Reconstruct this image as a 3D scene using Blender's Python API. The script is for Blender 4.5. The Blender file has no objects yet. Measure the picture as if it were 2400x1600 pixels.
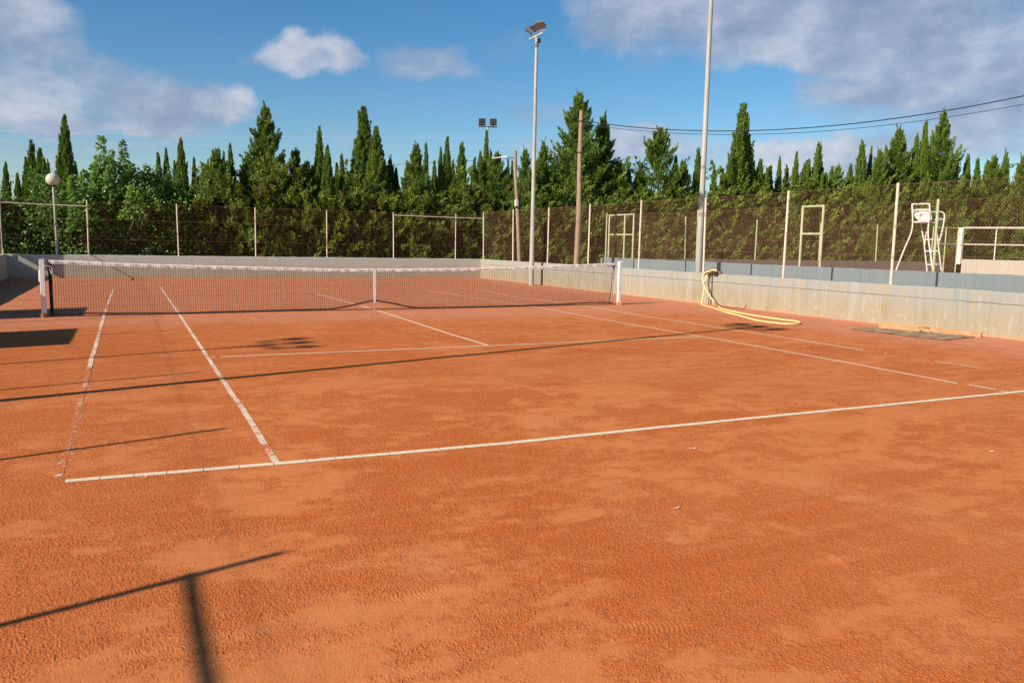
import bpy, math, random
import numpy as np
from mathutils import Vector, Matrix
R = math.radians
sc = bpy.context.scene
col = sc.collection
rng = np.random.default_rng(7)
random.seed(7)

# ------------------------------------------------------------------ camera
F = 1875.215                       # focal length in pixels of the 2400 px wide photograph
CAM = Vector((-5.0149, -17.5897, 1.5709))
YAW, PITCH, ROLL = 0.447951, 0.120684, 0.01919
fw = Vector((math.sin(YAW)*math.cos(PITCH), math.cos(YAW)*math.cos(PITCH), -math.sin(PITCH)))
rt0 = Vector((math.cos(YAW), -math.sin(YAW), 0)); up0 = rt0.cross(fw)
rt = rt0*math.cos(ROLL)+up0*math.sin(ROLL); up = -rt0*math.sin(ROLL)+up0*math.cos(ROLL)
cd = bpy.data.cameras.new('camera'); cam = bpy.data.objects.new('camera', cd); col.objects.link(cam)
cd.sensor_width = 36; cd.lens = F/2400*36; cd.clip_end = 3000; cd.clip_start = .05
m = Matrix((rt, up, -fw)).transposed().to_4x4(); m.translation = CAM; cam.matrix_world = m
sc.camera = cam
K = 2400/2352.0                    # measurements taken on a 2352 px wide view

def ray(u, v): return fw+rt*((u-1200)/F)-up*((v-800)/F)
def onZ(u, v, z=0.0):
    d = ray(u, v); return CAM+d*((z-CAM.z)/d.z)
def onX(u, v, x):
    d = ray(u, v); return CAM+d*((x-CAM.x)/d.x)
def onY(u, v, y):
    d = ray(u, v); return CAM+d*((y-CAM.y)/d.y)
def onP(u, v, p, n):               # vertical plane through p with normal n
    d = ray(u, v); n = Vector(n); return CAM+d*((Vector(p)-CAM).dot(n)/d.dot(n))

# ------------------------------------------------------------------ object helpers
def tag(o, label=None, cat=None, group=None, kind=None):
    if label: o['label'] = label
    if cat: o['category'] = cat
    if group: o['group'] = group
    if kind: o['kind'] = kind
    return o
def empty(name, loc, label, cat, group=None):
    o = bpy.data.objects.new(name, None); col.objects.link(o); o.location = loc; o.empty_display_size = .2
    return tag(o, label, cat, group)
def link(name, me, mat, parent=None, origin=None):
    if mat and not me.materials: me.materials.append(mat)
    o = bpy.data.objects.new(name, me); col.objects.link(o)
    if parent is not None:
        o.parent = parent
        if origin is None: o.matrix_parent_inverse = parent_inverse(parent)
    return o
def parent_inverse(p):
    mm = Matrix.Identity(4)
    q = p; loc = Vector((0, 0, 0))
    while q is not None:
        loc = loc+q.location; q = q.parent
    mm.translation = -loc
    return mm

class MB:
    def __init__(s): s.v = []; s.f = []
    def quadstrip(s, rings, closed=True, caps=True):
        b = len(s.v); n = len(rings[0])
        for r in rings: s.v.extend([tuple(p) for p in r])
        for i in range(len(rings)-1):
            for j in range(n if closed else n-1):
                a = b+i*n+j; c = b+i*n+(j+1) % n
                s.f.append((a, c, c+n, a+n))
        if caps and closed:
            s.f.append(tuple(b+j for j in reversed(range(n))))
            e = b+(len(rings)-1)*n; s.f.append(tuple(e+j for j in range(n)))
        return s
    def tube(s, pts, r, n=8, caps=True, flat=None):
        pts = [Vector(p) for p in pts]
        rs = r if isinstance(r, (list, tuple)) else [r]*len(pts)
        rings = []; prev = None
        for i, p in enumerate(pts):
            t = (pts[min(i+1, len(pts)-1)]-pts[max(i-1, 0)]).normalized()
            if prev is None:
                a = Vector((0, 0, 1)) if abs(t.z) < .9 else Vector((1, 0, 0))
                x = t.cross(a).normalized()
            else:
                x = (prev-t*prev.dot(t)).normalized()
            prev = x; y = t.cross(x)
            rings.append([p+(x*math.cos(2*math.pi*k/n)+y*math.sin(2*math.pi*k/n))*rs[i] for k in range(n)])
        return s.quadstrip(rings, True, caps)
    def bar(s, a, b, w, h, upv=(0, 0, 1)):
        a = Vector(a); b = Vector(b); t = (b-a).normalized(); u = Vector(upv)
        if abs(t.dot(u)) > .95: u = Vector((1, 0, 0))
        x = t.cross(u).normalized(); y = x.cross(t)
        q = [(-1, -1), (1, -1), (1, 1), (-1, 1)]
        return s.quadstrip([[p+x*(i*w/2)+y*(j*h/2) for i, j in q] for p in (a, b)])
    def box(s, lo, hi):
        x0, y0, z0 = lo; x1, y1, z1 = hi
        return s.quadstrip([[(x0, y0, z), (x1, y0, z), (x1, y1, z), (x0, y1, z)] for z in (z0, z1)])
    def obox(s, c, ax, ay, az, sx, sy, sz):
        c = Vector(c); ax = Vector(ax); ay = Vector(ay); az = Vector(az)
        q = [(-1, -1), (1, -1), (1, 1), (-1, 1)]
        return s.quadstrip([[c+ax*(i*sx/2)+ay*(j*sy/2)+az*(k*sz/2) for i, j in q] for k in (-1, 1)])
    def lathe(s, c, prof, n=20):
        c = Vector(c)
        return s.quadstrip([[c+Vector((r*math.cos(2*math.pi*k/n), r*math.sin(2*math.pi*k/n), z)) for k in range(n)] for r, z in prof])
    def build(s, name, mat, parent=None, smooth=False, bevel=0):
        me = bpy.data.meshes.new(name); me.from_pydata(s.v, [], s.f); me.update()
        if smooth:
            for p in me.polygons: p.use_smooth = True
            try: me.set_sharp_from_angle(angle=R(40))
            except Exception: pass
        o = link(name, me, mat, parent)
        if bevel:
            b = o.modifiers.new('bevel', 'BEVEL'); b.width = bevel; b.segments = 2; b.limit_method = 'ANGLE'
        return o

def smooth_path(pts, sub=6):
    P = [Vector(p) for p in pts]; out = []
    for i in range(len(P)-1):
        p0 = P[max(i-1, 0)]; p1 = P[i]; p2 = P[i+1]; p3 = P[min(i+2, len(P)-1)]
        for k in range(sub):
            t = k/sub
            out.append(.5*((2*p1)+(p2-p0)*t+(2*p0-5*p1+4*p2-p3)*t*t+(3*p1-p0-3*p2+p3)*t**3))
    out.append(P[-1]); return out

# ------------------------------------------------------------------ materials
class NT:
    def __init__(s, name):
        s.m = bpy.data.materials.new(name); s.m.use_nodes = True; s.t = s.m.node_tree
        s.t.nodes.clear(); s.out = s.t.nodes.new('ShaderNodeOutputMaterial')
        s.b = s.t.nodes.new('ShaderNodeBsdfPrincipled'); s.t.links.new(s.b.outputs[0], s.out.inputs[0])
        s.b.inputs['Specular IOR Level'].default_value = .25
    def n(s, typ, **kw):
        nd = s.t.nodes.new('ShaderNode'+typ)
        for k, v in kw.items(): setattr(nd, k, v)
        return nd
    def put(s, sock, v):
        if hasattr(v, 'is_output') or isinstance(v, bpy.types.NodeSocket): s.t.links.new(v, sock)
        else: sock.default_value = v
    def pos(s): return s.n('NewGeometry').outputs['Position']
    def objc(s): return s.n('TexCoord').outputs['Object']
    def vmul(s, v, k):
        nd = s.n('VectorMath', operation='MULTIPLY'); s.put(nd.inputs[0], v); s.put(nd.inputs[1], k); return nd.outputs[0]
    def noise(s, v, scale, detail=4, rough=.55, dist=0):
        nd = s.n('TexNoise'); s.put(nd.inputs['Vector'], v); s.put(nd.inputs['Scale'], scale); s.put(nd.inputs['Detail'], detail)
        s.put(nd.inputs['Roughness'], rough); s.put(nd.inputs['Distortion'], dist); return nd.outputs['Fac']
    def vor(s, v, scale, feature='F1', out='Distance'):
        nd = s.n('TexVoronoi', feature=feature); s.put(nd.inputs['Vector'], v); s.put(nd.inputs['Scale'], scale); return nd.outputs[out]
    def ramp(s, v, a, b, lo=0, hi=1, kind='SMOOTHSTEP'):
        nd = s.n('MapRange', interpolation_type=kind); s.put(nd.inputs['Value'], v)
        for i, x in zip((1, 2, 3, 4), (a, b, lo, hi)): s.put(nd.inputs[i], x)
        return nd.outputs[0]
    def math(s, op, a, b=0.0, clamp=False):
        nd = s.n('Math', operation=op, use_clamp=clamp); s.put(nd.inputs[0], a); s.put(nd.inputs[1], b); return nd.outputs[0]
    def mix(s, f, a, b):
        nd = s.n('MixRGB'); s.put(nd.inputs[0], f)
        for i, x in ((1, a), (2, b)):
            s.put(nd.inputs[i], tuple(x)+(1,) if isinstance(x, tuple) and len(x) == 3 else x)
        return nd.outputs[0]
    def sep(s, v):
        nd = s.n('SeparateXYZ'); s.put(nd.inputs[0], v); return nd.outputs
    def attr(s, name): return s.n('Attribute', attribute_name=name).outputs['Fac']
    def bump(s, h, strength, dist):
        nd = s.n('Bump'); s.put(nd.inputs['Height'], h); s.put(nd.inputs['Strength'], strength); s.put(nd.inputs['Distance'], dist)
        s.t.links.new(nd.outputs[0], s.b.inputs['Normal']); return nd
    def fin(s, c, rough=.8, metal=0.0, spec=None):
        s.put(s.b.inputs['Base Color'], tuple(c)+(1,) if isinstance(c, tuple) and len(c) == 3 else c)
        s.put(s.b.inputs['Roughness'], rough); s.put(s.b.inputs['Metallic'], metal)
        if spec is not None: s.b.inputs['Specular IOR Level'].default_value = spec
        return s.m

def clay_color(t, p):
    """clay: granular brick dust, smoother pale skins where it is trodden, pinkish dry dust along the wall and net"""
    a = t.noise(t.vmul(p, (.7, 1.1, 1)), .8, 7, .66, .3)
    b = t.noise(t.vmul(p, (1.0, 1.7, 1)), 2.4, 8, .74, .4)
    px_ = t.sep(p)[0]
    skin = t.ramp(t.math('ADD', t.math('ADD', t.math('MULTIPLY', a, .42), t.math('MULTIPLY', b, .58)), t.ramp(px_, -8, 3, -.035, .03, 'LINEAR')), .45, .63)
    bl_ = t.attr('near'); sk_ = t.attr('skin')
    skin = t.math('ADD', t.math('MULTIPLY', skin, t.math('SUBTRACT', 1.0, bl_)), t.math('MULTIPLY', sk_, bl_))
    fine = t.noise(p, 55, 3, .7)
    c = t.mix(t.ramp(fine, .3, .7), (.45, .106, .024), (.555, .158, .043))
    c2 = t.mix(t.ramp(fine, .3, .7), (.57, .184, .056), (.63, .218, .074))
    c = t.mix(t.math('MULTIPLY', t.ramp(t.noise(p, 120, 3, .75), .56, .70), t.ramp(skin, 0, 1, .55, .15)), c, (.30, .064, .014))
    c = t.mix(t.math('MULTIPLY', skin, .8), c, c2)
    big = t.noise(p, .22, 3, .5)
    c = t.mix(t.ramp(big, .35, .65, 0, .28), c, (.57, .186, .062))
    sw = t.noise(t.vmul(p, (.55, 7.0, 1)), 1.0, 5, .7, .25)
    c = t.mix(t.ramp(sw, .50, .68, 0, .34), c, (.62, .215, .080))
    c = t.mix(t.ramp(sw, .46, .32, 0, .30), c, (.41, .092, .022))
    x, y, z = t.sep(p)
    wob = t.noise(p, .7, 4, .6)
    near_wall = t.ramp(t.math('ADD', x, t.math('MULTIPLY', wob, 3.4)), 7.8, 10.4)
    yw = t.math('ABSOLUTE', t.math('ADD', y, t.math('MULTIPLY', wob, 1.2)))
    near_net = t.math('MAXIMUM', t.ramp(yw, .5, 2.2, 1, 0), t.ramp(y, -3.5, 3.0, 0, .9))
    dust = t.math('MULTIPLY', t.math('MAXIMUM', near_wall, t.math('MULTIPLY', near_net, .75)), t.ramp(t.noise(p, 3.5, 5, .7), .25, .52), True)
    c = t.mix(t.math('MULTIPLY', dust, .9), c, (.58, .235, .130))
    pk = t.math('MULTIPLY', t.ramp(t.noise(p, .75, 3, .55), .56, .70), t.ramp(t.noise(p, 26, 4, .75), .42, .66))
    c = t.mix(t.math('MULTIPLY', pk, .6), c, (.60, .228, .105))
    fl = t.vor(p, 9.0)
    fleck = t.ramp(fl, .035, .05, 1, 0)
    keep = t.ramp(t.noise(p, 4.0, 2), .56, .62)
    c = t.mix(t.math('MULTIPLY', t.math('MULTIPLY', fleck, keep), .22), c, (.68, .42, .27))
    return c, skin

def mat_clay():
    t = NT('clay'); p = t.pos(); c, skin = clay_color(t, p)
    g1 = t.noise(p, 190, 2, .6); g2 = t.noise(p, 85, 3, .7); g3 = t.noise(p, 7, 3, .5)
    gr = t.vor(p, 130, 'SMOOTH_F1')
    amp = t.ramp(skin, 0, 1, 1, .22)
    h = t.math('ADD', t.math('MULTIPLY', g1, .45), t.math('ADD', t.math('MULTIPLY', g2, .9), t.math('MULTIPLY', gr, -.6)))
    h = t.math('ADD', t.math('MULTIPLY', h, amp), t.math('MULTIPLY', g3, .7))
    t.bump(h, t.math('SUBTRACT', 1.0, t.math('MULTIPLY', t.attr('near'), .30)), .008)
    return t.fin(c, .95, 0, .08)
def mat_crumb():
    t = NT('clay_crumb'); p = t.pos()
    return t.fin(t.mix(t.noise(p, 60, 2), (.40, .10, .022), (.60, .18, .055)), .95, 0, .08)
def mat_line(name, wear, white=(.76, .64, .48)):
    t = NT(name); p = t.pos(); c, skin = clay_color(t, p)
    n = t.math('ADD', t.math('MULTIPLY', t.noise(p, 1.7, 3, .6), .45), t.math('ADD', t.math('MULTIPLY', t.noise(p, 14, 4, .7), .3), t.math('MULTIPLY', t.noise(p, 90, 2, .6), .25)))
    f = t.ramp(n, wear-.05, wear+.06, 0, 1)
    t.bump(t.noise(p, 90, 2), .5, .006)
    f2 = t.ramp(t.noise(p, 30, 4, .7), .35, .75, .75, 1)
    return t.fin(t.mix(t.math('MULTIPLY', f, f2), c, white), .8, 0, .15)
def mat_wall(name, top, low, stain, streak=.5, crack=None):
    t = NT(name); p = t.pos(); x, y, z = t.sep(p)
    al = t.math('ADD', x, y)
    cv = t.n('CombineXYZ'); t.put(cv.inputs[0], t.math('MULTIPLY', al, 8.5)); t.put(cv.inputs[1], t.math('MULTIPLY', z, .55))
    st = t.noise(cv.outputs[0], 1.0, 5, .65, .2)
    cv2 = t.n('CombineXYZ'); t.put(cv2.inputs[0], t.math('MULTIPLY', al, 1.7)); t.put(cv2.inputs[1], t.math('MULTIPLY', z, .22))
    st2 = t.noise(cv2.outputs[0], 1.0, 3, .6)
    cl = t.noise(p, 2.2, 6, .65); cl2 = t.noise(p, 11, 5, .7)
    hz = t.math('ADD', z, t.math('MULTIPLY', t.math('SUBTRACT', cl, .5), .5))
    c = t.mix(t.ramp(hz, .70, .25), top, low)
    drip = t.math('MULTIPLY', t.ramp(st, .53, .66), t.ramp(hz, .25, .75, .15, 1.0))
    c = t.mix(t.math('MULTIPLY', drip, streak*.8), c, stain)
    blot = t.math('MULTIPLY', t.ramp(t.noise(t.vmul(p, (1, 1, .45)), 1.3, 6, .7), .46, .62), t.ramp(hz, .75, .3))
    c = t.mix(t.math('MULTIPLY', blot, streak*.6), c, tuple(q*w for q, w in zip(low, (.80, .74, .62))))
    cv3 = t.n('CombineXYZ'); t.put(cv3.inputs[0], t.math('MULTIPLY', al, 13.0)); t.put(cv3.inputs[1], t.math('MULTIPLY', z, 1.1))
    st3 = t.noise(cv3.outputs[0], 1.0, 4, .7, .3)
    c = t.mix(t.math('MULTIPLY', t.ramp(st3, .54, .68), streak*.55), c, tuple(min(1, q*1.42) for q in top))
    c = t.mix(t.math('MULTIPLY', t.ramp(st2, .55, .7), streak*.6), c, tuple(min(1, q*1.25) for q in top))
    c = t.mix(t.math('MULTIPLY', t.ramp(st, .48, .3), .45), c, tuple(q*w for q, w in zip(top, (.66, .74, .80))))
    c = t.mix(t.math('MULTIPLY', t.math('MULTIPLY', t.ramp(cl2, .58, .66), t.ramp(hz, .42, .2)), .5), c, (.56, .48, .33))
    c = t.mix(t.ramp(hz, .11, .0, 0, .42), c, (.50, .27, .13))
    if crack is not None:
        d = t.math('ABSOLUTE', t.math('SUBTRACT', z, t.math('ADD', crack, t.math('MULTIPLY', t.math('SUBTRACT', t.noise(p, 3, 5, .7), .5), .05))))
        c = t.mix(t.math('MULTIPLY', t.ramp(d, .004, .010, 1, 0), t.ramp(t.noise(p, .9, 2), .3, .5, .35, .95)), c, (.10, .08, .055))
    jt = t.math('ABSOLUTE', t.math('SUBTRACT', t.math('FRACT', t.math('DIVIDE', al, 3.7)), .5))
    c = t.mix(t.ramp(jt, .0008, .002, .25, 0), c, (.15, .13, .10))
    t.bump(t.math('ADD', cl2, t.math('MULTIPLY', t.noise(p, 45, 3), .4)), .35, .02)
    return t.fin(c, .88, 0, .2)
def mat_simple(name, c1, c2, scale=8, rough=.6, metal=0, bump=.1, lo=.4, hi=.65, spec=.3, stretch=(1, 1, 1)):
    t = NT(name); p = t.vmul(t.objc(), stretch); n = t.noise(p, scale, 5, .65)
    t.bump(t.noise(p, scale*5, 3), bump, .01)
    return t.fin(t.mix(t.ramp(n, lo, hi), c1, c2), t.ramp(n, .3, .7, rough*.85, min(1, rough*1.15)), metal, spec)
def mat_leaf(name, dark, mid, light, gloss=.45, trans=.30):
    t = NT(name); a = t.attr('tone')
    c = t.mix(t.ramp(a, 0, .5, 0, 1, 'LINEAR'), dark, mid)
    c = t.mix(t.ramp(a, .5, 1.0, 0, 1, 'LINEAR'), c, light)
    c = t.mix(t.ramp(a, -.1, -.2, 0, 1, 'LINEAR'), c, (.075, .042, .020))
    c = t.mix(t.ramp(a, -.8, -.9, 0, 1, 'LINEAR'), c, (.30, .135, .05))
    c = t.mix(t.ramp(t.n('ObjectInfo').outputs['Random'], 0, 1, 0, .30, 'LINEAR'), c, t.mix(.5, c, (.15, .14, .02)))
    t.fin(c, gloss, 0, .3)
    tr = t.n('BsdfTranslucent'); t.put(tr.inputs[0], t.mix(.5, c, (.16, .22, .03)))
    mx = t.n('MixShader'); mx.inputs[0].default_value = trans
    t.t.links.new(t.b.outputs[0], mx.inputs[1]); t.t.links.new(tr.outputs[0], mx.inputs[2]); t.t.links.new(mx.outputs[0], t.out.inputs[0])
    return t.m
def mat_bark():
    return mat_simple('bark', (.10, .065, .04), (.22, .16, .11), 9, .9, 0, .5, stretch=(3, 3, .5))

M = dict(
    clay=mat_clay(), crumb=mat_crumb(),
    line=mat_line('line_tape', .34, (.80, .70, .50)), line_worn=mat_line('line_tape_worn', .465), line_gone=mat_line('line_tape_buried', .585),
    wall_far=mat_wall('far_wall_paint', (.43, .445, .395), (.46, .40, .29), (.50, .36, .19), .45),
    wall_right=mat_wall('right_wall_concrete', (.305, .305, .270), (.335, .285, .195), (.42, .30, .15), .9, .64),
    wall_blue=mat_wall('blue_wall_paint', (.195, .23, .24), (.21, .235, .235), (.25, .26, .24), .35, .74),
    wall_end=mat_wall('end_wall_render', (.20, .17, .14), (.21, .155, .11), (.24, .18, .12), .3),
    wall_side=mat_wall('side_wall_render', (.52, .49, .40), (.55, .40, .22), (.5, .36, .2), .35),
    post=mat_simple('post_paint', (.62, .53, .42), (.33, .16, .085), 7, .7, 0, .2, .54, .70, stretch=(1, 1, .6)),
    green_paint=mat_simple('green_paint', (.38, .45, .25), (.54, .51, .31), 6, .6, 0, .15),
    rust_wire=mat_simple('rusty_wire', (.25, .13, .07), (.36, .20, .115), 4, .9, 0, .1),
    galv=mat_simple('galvanised_pole', (.42, .405, .355), (.33, .32, .285), 2.5, .55, 0, .08, stretch=(2, 2, .4)),
    lampgrey=mat_simple('lamp_housing', (.24, .23, .22), (.15, .145, .14), 9, .5, .3, .1),
    dark=mat_simple('dark_metal', (.025, .025, .028), (.06, .055, .05), 9, .5, .2, .1),
    glass=mat_simple('lamp_glass', (.075, .05, .035), (.12, .085, .055), 6, .3, 0, 0, spec=.6),
    white=mat_simple('white_paint', (.80, .77, .72), (.62, .55, .47), 6, .5, 0, .12, .5, .75),
    white_rust=mat_simple('white_rusty_paint', (.72, .67, .60), (.36, .16, .075), 9, .65, 0, .25, .55, .68),
    tape=mat_simple('net_tape', (.88, .83, .78), (.70, .58, .52), 26, .85, 0, .5),
    black=mat_simple('net_cord', (.016, .016, .018), (.035, .033, .032), 14, .85, 0, .1),
    wood=mat_simple('weathered_wood', (.36, .26, .185), (.23, .15, .10), 6, .9, 0, .5, stretch=(4, 4, .35)),
    board=mat_simple('clay_stained_board', (.52, .30, .15), (.42, .22, .10), 7, .9, 0, .4),
    hose=mat_simple('yellow_hose', (.78, .68, .26), (.58, .40, .17), 5, .6, 0, .15, .48, .72),
    rust=mat_simple('rust', (.22, .085, .035), (.36, .19, .10), 20, .85, 0, .4),
    mat=mat_simple('drag_mat_cord', (.16, .105, .065), (.27, .175, .105), 4, .95, 0, .3),
    globe=mat_simple('globe_glass', (.62, .58, .45), (.52, .49, .38), 3, .18, 0, 0, spec=.6),
    plastic=mat_simple('box_plastic', (.62, .60, .55), (.48, .45, .40), 5, .5, 0, .1),
    leafdry=mat_simple('dry_leaf', (.74, .50, .33), (.62, .36, .20), 30, .8, 0, .2),
    soil=mat_simple('dry_soil', (.20, .14, .075), (.14, .13, .05), .8, .95, 0, .6),
    panel=mat_simple('dark_green_sheet', (.03, .07, .045), (.05, .09, .06), 3, .7, 0, .1),
    cable=mat_simple('cable_sheath', (.02, .02, .022), (.035, .035, .04), 3, .6, 0, 0),
    pale_cable=mat_simple('pale_cable', (.68, .66, .64), (.60, .58, .56), 3, .6, 0, 0),
    bark=mat_bark(),
    cyp=mat_leaf('cypress_foliage', (.032, .072, .012), (.125, .215, .030), (.25, .345, .055)),
    ivy=mat_leaf('broad_leaf', (.035, .100, .014), (.12, .265, .036), (.28, .44, .09), .32, .35),
    hedgeleaf=mat_leaf('hedge_foliage', (.055, .110, .016), (.21, .305, .038), (.42, .49, .075)),
)

# ------------------------------------------------------------------ light and sky
SUN_AZ, SUN_EL = 16.0, 31.4        # direction the light travels in plan (from +x towards +y), elevation
dl = Vector((math.cos(R(SUN_AZ))*math.cos(R(SUN_EL)), math.sin(R(SUN_AZ))*math.cos(R(SUN_EL)), -math.sin(R(SUN_EL))))
sd = bpy.data.lights.new('sun', 'SUN'); sd.energy = 4.6; sd.angle = R(.5); sd.color = (1.0, .90, .76)
so = bpy.data.objects.new('sun', sd); col.objects.link(so); so.rotation_euler = dl.to_track_quat('-Z', 'Y').to_euler()

wd = bpy.data.worlds.new('World'); sc.world = wd; wd.use_nodes = True
wt = wd.node_tree; wt.nodes.clear()
def wn(typ, **kw):
    nd = wt.nodes.new('ShaderNode'+typ)
    for k, v in kw.items(): setattr(nd, k, v)
    return nd
def wl(a, b): wt.links.new(a, b)
def wmath(op, a, b=0.0, clamp=False):
    nd = wn('Math', operation=op, use_clamp=clamp)
    for i, x in enumerate((a, b)):
        if isinstance(x, bpy.types.NodeSocket): wl(x, nd.inputs[i])
        else: nd.inputs[i].default_value = x
    return nd.outputs[0]
def wmap(v, a, b, lo=0, hi=1):
    nd = wn('MapRange', interpolation_type='SMOOTHSTEP'); wl(v, nd.inputs[0])
    for i, x in zip((1, 2, 3, 4), (a, b, lo, hi)): nd.inputs[i].default_value = x
    return nd.outputs[0]
tcd = wn('TexCoord').outputs['Generated']
sky = wn('TexSky', sky_type='NISHITA'); sky.sun_disc = False
sky.sun_elevation = R(SUN_EL); sky.sun_rotation = R(90-(180+SUN_AZ)+360); sky.altitude = 0; sky.air_density = 1.0; sky.dust_density = .6; sky.ozone_density = 3.0
def wnoise(scale, detail, rough, offs=(0, 0, 0), out='Fac', sq=1.0):
    mp = wn('Mapping'); wl(tcd, mp.inputs[0]); mp.inputs['Location'].default_value = offs; mp.inputs['Scale'].default_value = (1, 1, sq)
    nd = wn('TexNoise'); wl(mp.outputs[0], nd.inputs['Vector']); nd.inputs['Scale'].default_value = scale
    nd.inputs['Detail'].default_value = detail; nd.inputs['Roughness'].default_value = rough
    return nd.outputs[out]
def warp(v, scale, detail, rough, amt, offs):
    nz = wnoise(scale, detail, rough, offs, 'Color')
    s_ = wn('VectorMath', operation='SUBTRACT'); wl(nz, s_.inputs[0]); s_.inputs[1].default_value = (.5, .5, .5)
    w_ = wn('VectorMath', operation='SCALE'); wl(s_.outputs[0], w_.inputs[0]); w_.inputs['Scale'].default_value = amt
    a_ = wn('VectorMath', operation='ADD'); wl(v, a_.inputs[0]); wl(w_.outputs[0], a_.inputs[1])
    return a_.outputs[0]
wdir = warp(tcd, 7, 7, .58, .10, (3, 1, 2))
# clouds, each a direction in the sky with an angular size: (u, v, half width, half height, density, brightness)
CL = [(40, 60, 150, 92, .72, .58), (-60, 10, 160, 110, .6, .6), (215, 205, 310, 88, .64, .48), (20, 205, 130, 60, .6, .72), (400, 235, 150, 62, .62, .45),
      (532, 238, 78, 50, .85, .80), (60, 272, 160, 32, .74, .66), (360, 290, 150, 32, .72, .62), (722, 124, 122, 54, .80, .95), (800, 140, 60, 24, .5, .6), (600, 122, 50, 24, .3, .5),
      (980, 146, 140, 54, .66, .62), (1160, 105, 80, 36, .26, .5), (1235, 250, 110, 40, .46, .55), (800, 300, 120, 26, .34, .6), (60, 340, 130, 26, .4, .6), (290, 345, 120, 26, .4, .6),
      (1480, 25, 210, 85, .85, .55), (1720, 65, 270, 100, .80, .58), (1960, 20, 330, 110, .70, .44), (2250, 60, 300, 150, .68, .48), (2180, 150, 330, 90, .70, .58), (2080, 190, 260, 60, .75, .60),
      (2330, 240, 260, 90, .85, .42), (1960, 245, 180, 60, .5, .5), (2000, 100, 260, 46, .7, .75), (1500, 130, 110, 40, .3, .5),
      (1850, 358, 165, 50, .85, .82), (2050, 350, 200, 60, .7, .6), (1430, 345, 200, 52, .85, .70), (1250, 330, 120, 40, .45, .6), (2320, 320, 200, 70, .75, .55), (1700, 380, 200, 50, .5, .65)]
keep = None; bsum = None; wsum = None
for (u, v, a, b, st, br) in CL:
    c = ray(u*K, v*K).normalized(); e1 = Vector((0, 0, 1)).cross(c).normalized()*-1; e2 = e1.cross(c).normalized()
    s_ = wn('VectorMath', operation='SUBTRACT'); wl(wdir, s_.inputs[0]); s_.inputs[1].default_value = c
    q = []
    for e, sz in ((e1, a), (e2, b)):
        d_ = wn('VectorMath', operation='DOT_PRODUCT'); wl(s_.outputs[0], d_.inputs[0]); d_.inputs[1].default_value = e*(F/(sz*K)); q.append(d_.outputs['Value'])
    r2 = wmath('ADD', wmath('MULTIPLY', q[0], q[0]), wmath('MULTIPLY', q[1], q[1]))
    mk = wmap(r2, 1.0, .05, 0, st)
    inv = wmath('SUBTRACT', 1.0, mk)
    keep = inv if keep is None else wmath('MULTIPLY', keep, inv)
    bb = wmath('MULTIPLY', mk, br)
    # each cloud's set brightness, weighted by its mask
    bsum = bb if bsum is None else wmath('ADD', bsum, bb)
    wsum = mk if wsum is None else wmath('ADD', wsum, mk)
cover = wmath('SUBTRACT', 1.0, keep)
det = wnoise(9, 9, .62, (5, 2, 7), sq=1.7)
det2 = wnoise(9, 9, .62, (5-.016, 2+.008, 7+.014), sq=1.7)
relief = wmath('SUBTRACT', det, det2)  # sunlit cloud edges painted in, from noise shifted towards the sun
cover = wmap(wmath('ADD', cover, wmath('MULTIPLY', wmath('MULTIPLY', wmath('SUBTRACT', det, .47), .85), wmap(cover, .0, .35))), .06, .95)
veil = wmath('MULTIPLY', wmap(wnoise(4.0, 8, .62, (2, 6, 3), sq=3.2), .50, .75), .10)
cover = wmath('ADD', cover, wmath('MULTIPLY', veil, wmath('SUBTRACT', 1.0, cover)))
bri = wmath('DIVIDE', bsum, wmath('ADD', wsum, .05))
bri = wmath('ADD', bri, wmath('MULTIPLY', wmath('SUBTRACT', wnoise(6.5, 8, .6, (1, 9, 4), sq=1.8), .5), .9))
bri = wmath('ADD', bri, wmath('MULTIPLY', relief, 1.4))
cc = wn('ValToRGB'); wl(bri, cc.inputs[0])
el = cc.color_ramp.elements; el[0].position = .12; el[0].color = (.15, .19, .285, 1); el[1].position = .95; el[1].color = (.47, .48, .53, 1)
e = el.new(.5); e.color = (.25, .295, .395, 1)
hs = wn('HueSaturation'); wl(sky.outputs[0], hs.inputs['Color']); hs.inputs['Saturation'].default_value = 1.32; hs.inputs['Hue'].default_value = .497; hs.inputs['Value'].default_value = 1.0
b1 = wn('Background'); wl(hs.outputs[0], b1.inputs[0]); b1.inputs[1].default_value = .082
b2 = wn('Background'); wl(cc.outputs[0], b2.inputs[0]); b2.inputs[1].default_value = 1.0
mx = wn('MixShader'); wl(wmath('MULTIPLY', cover, .86), mx.inputs[0]); wl(b1.outputs[0], mx.inputs[1]); wl(b2.outputs[0], mx.inputs[2])
ow = wn('OutputWorld'); wl(mx.outputs[0], ow.inputs[0])
sc.view_settings.view_transform = 'Standard'; sc.view_settings.look = 'None'; sc.view_settings.exposure = 0.53; sc.view_settings.gamma = 1.0
sc.cycles.use_denoising = False
sc.cycles.max_bounces = 6; sc.cycles.transparent_max_bounces = 4

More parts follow.
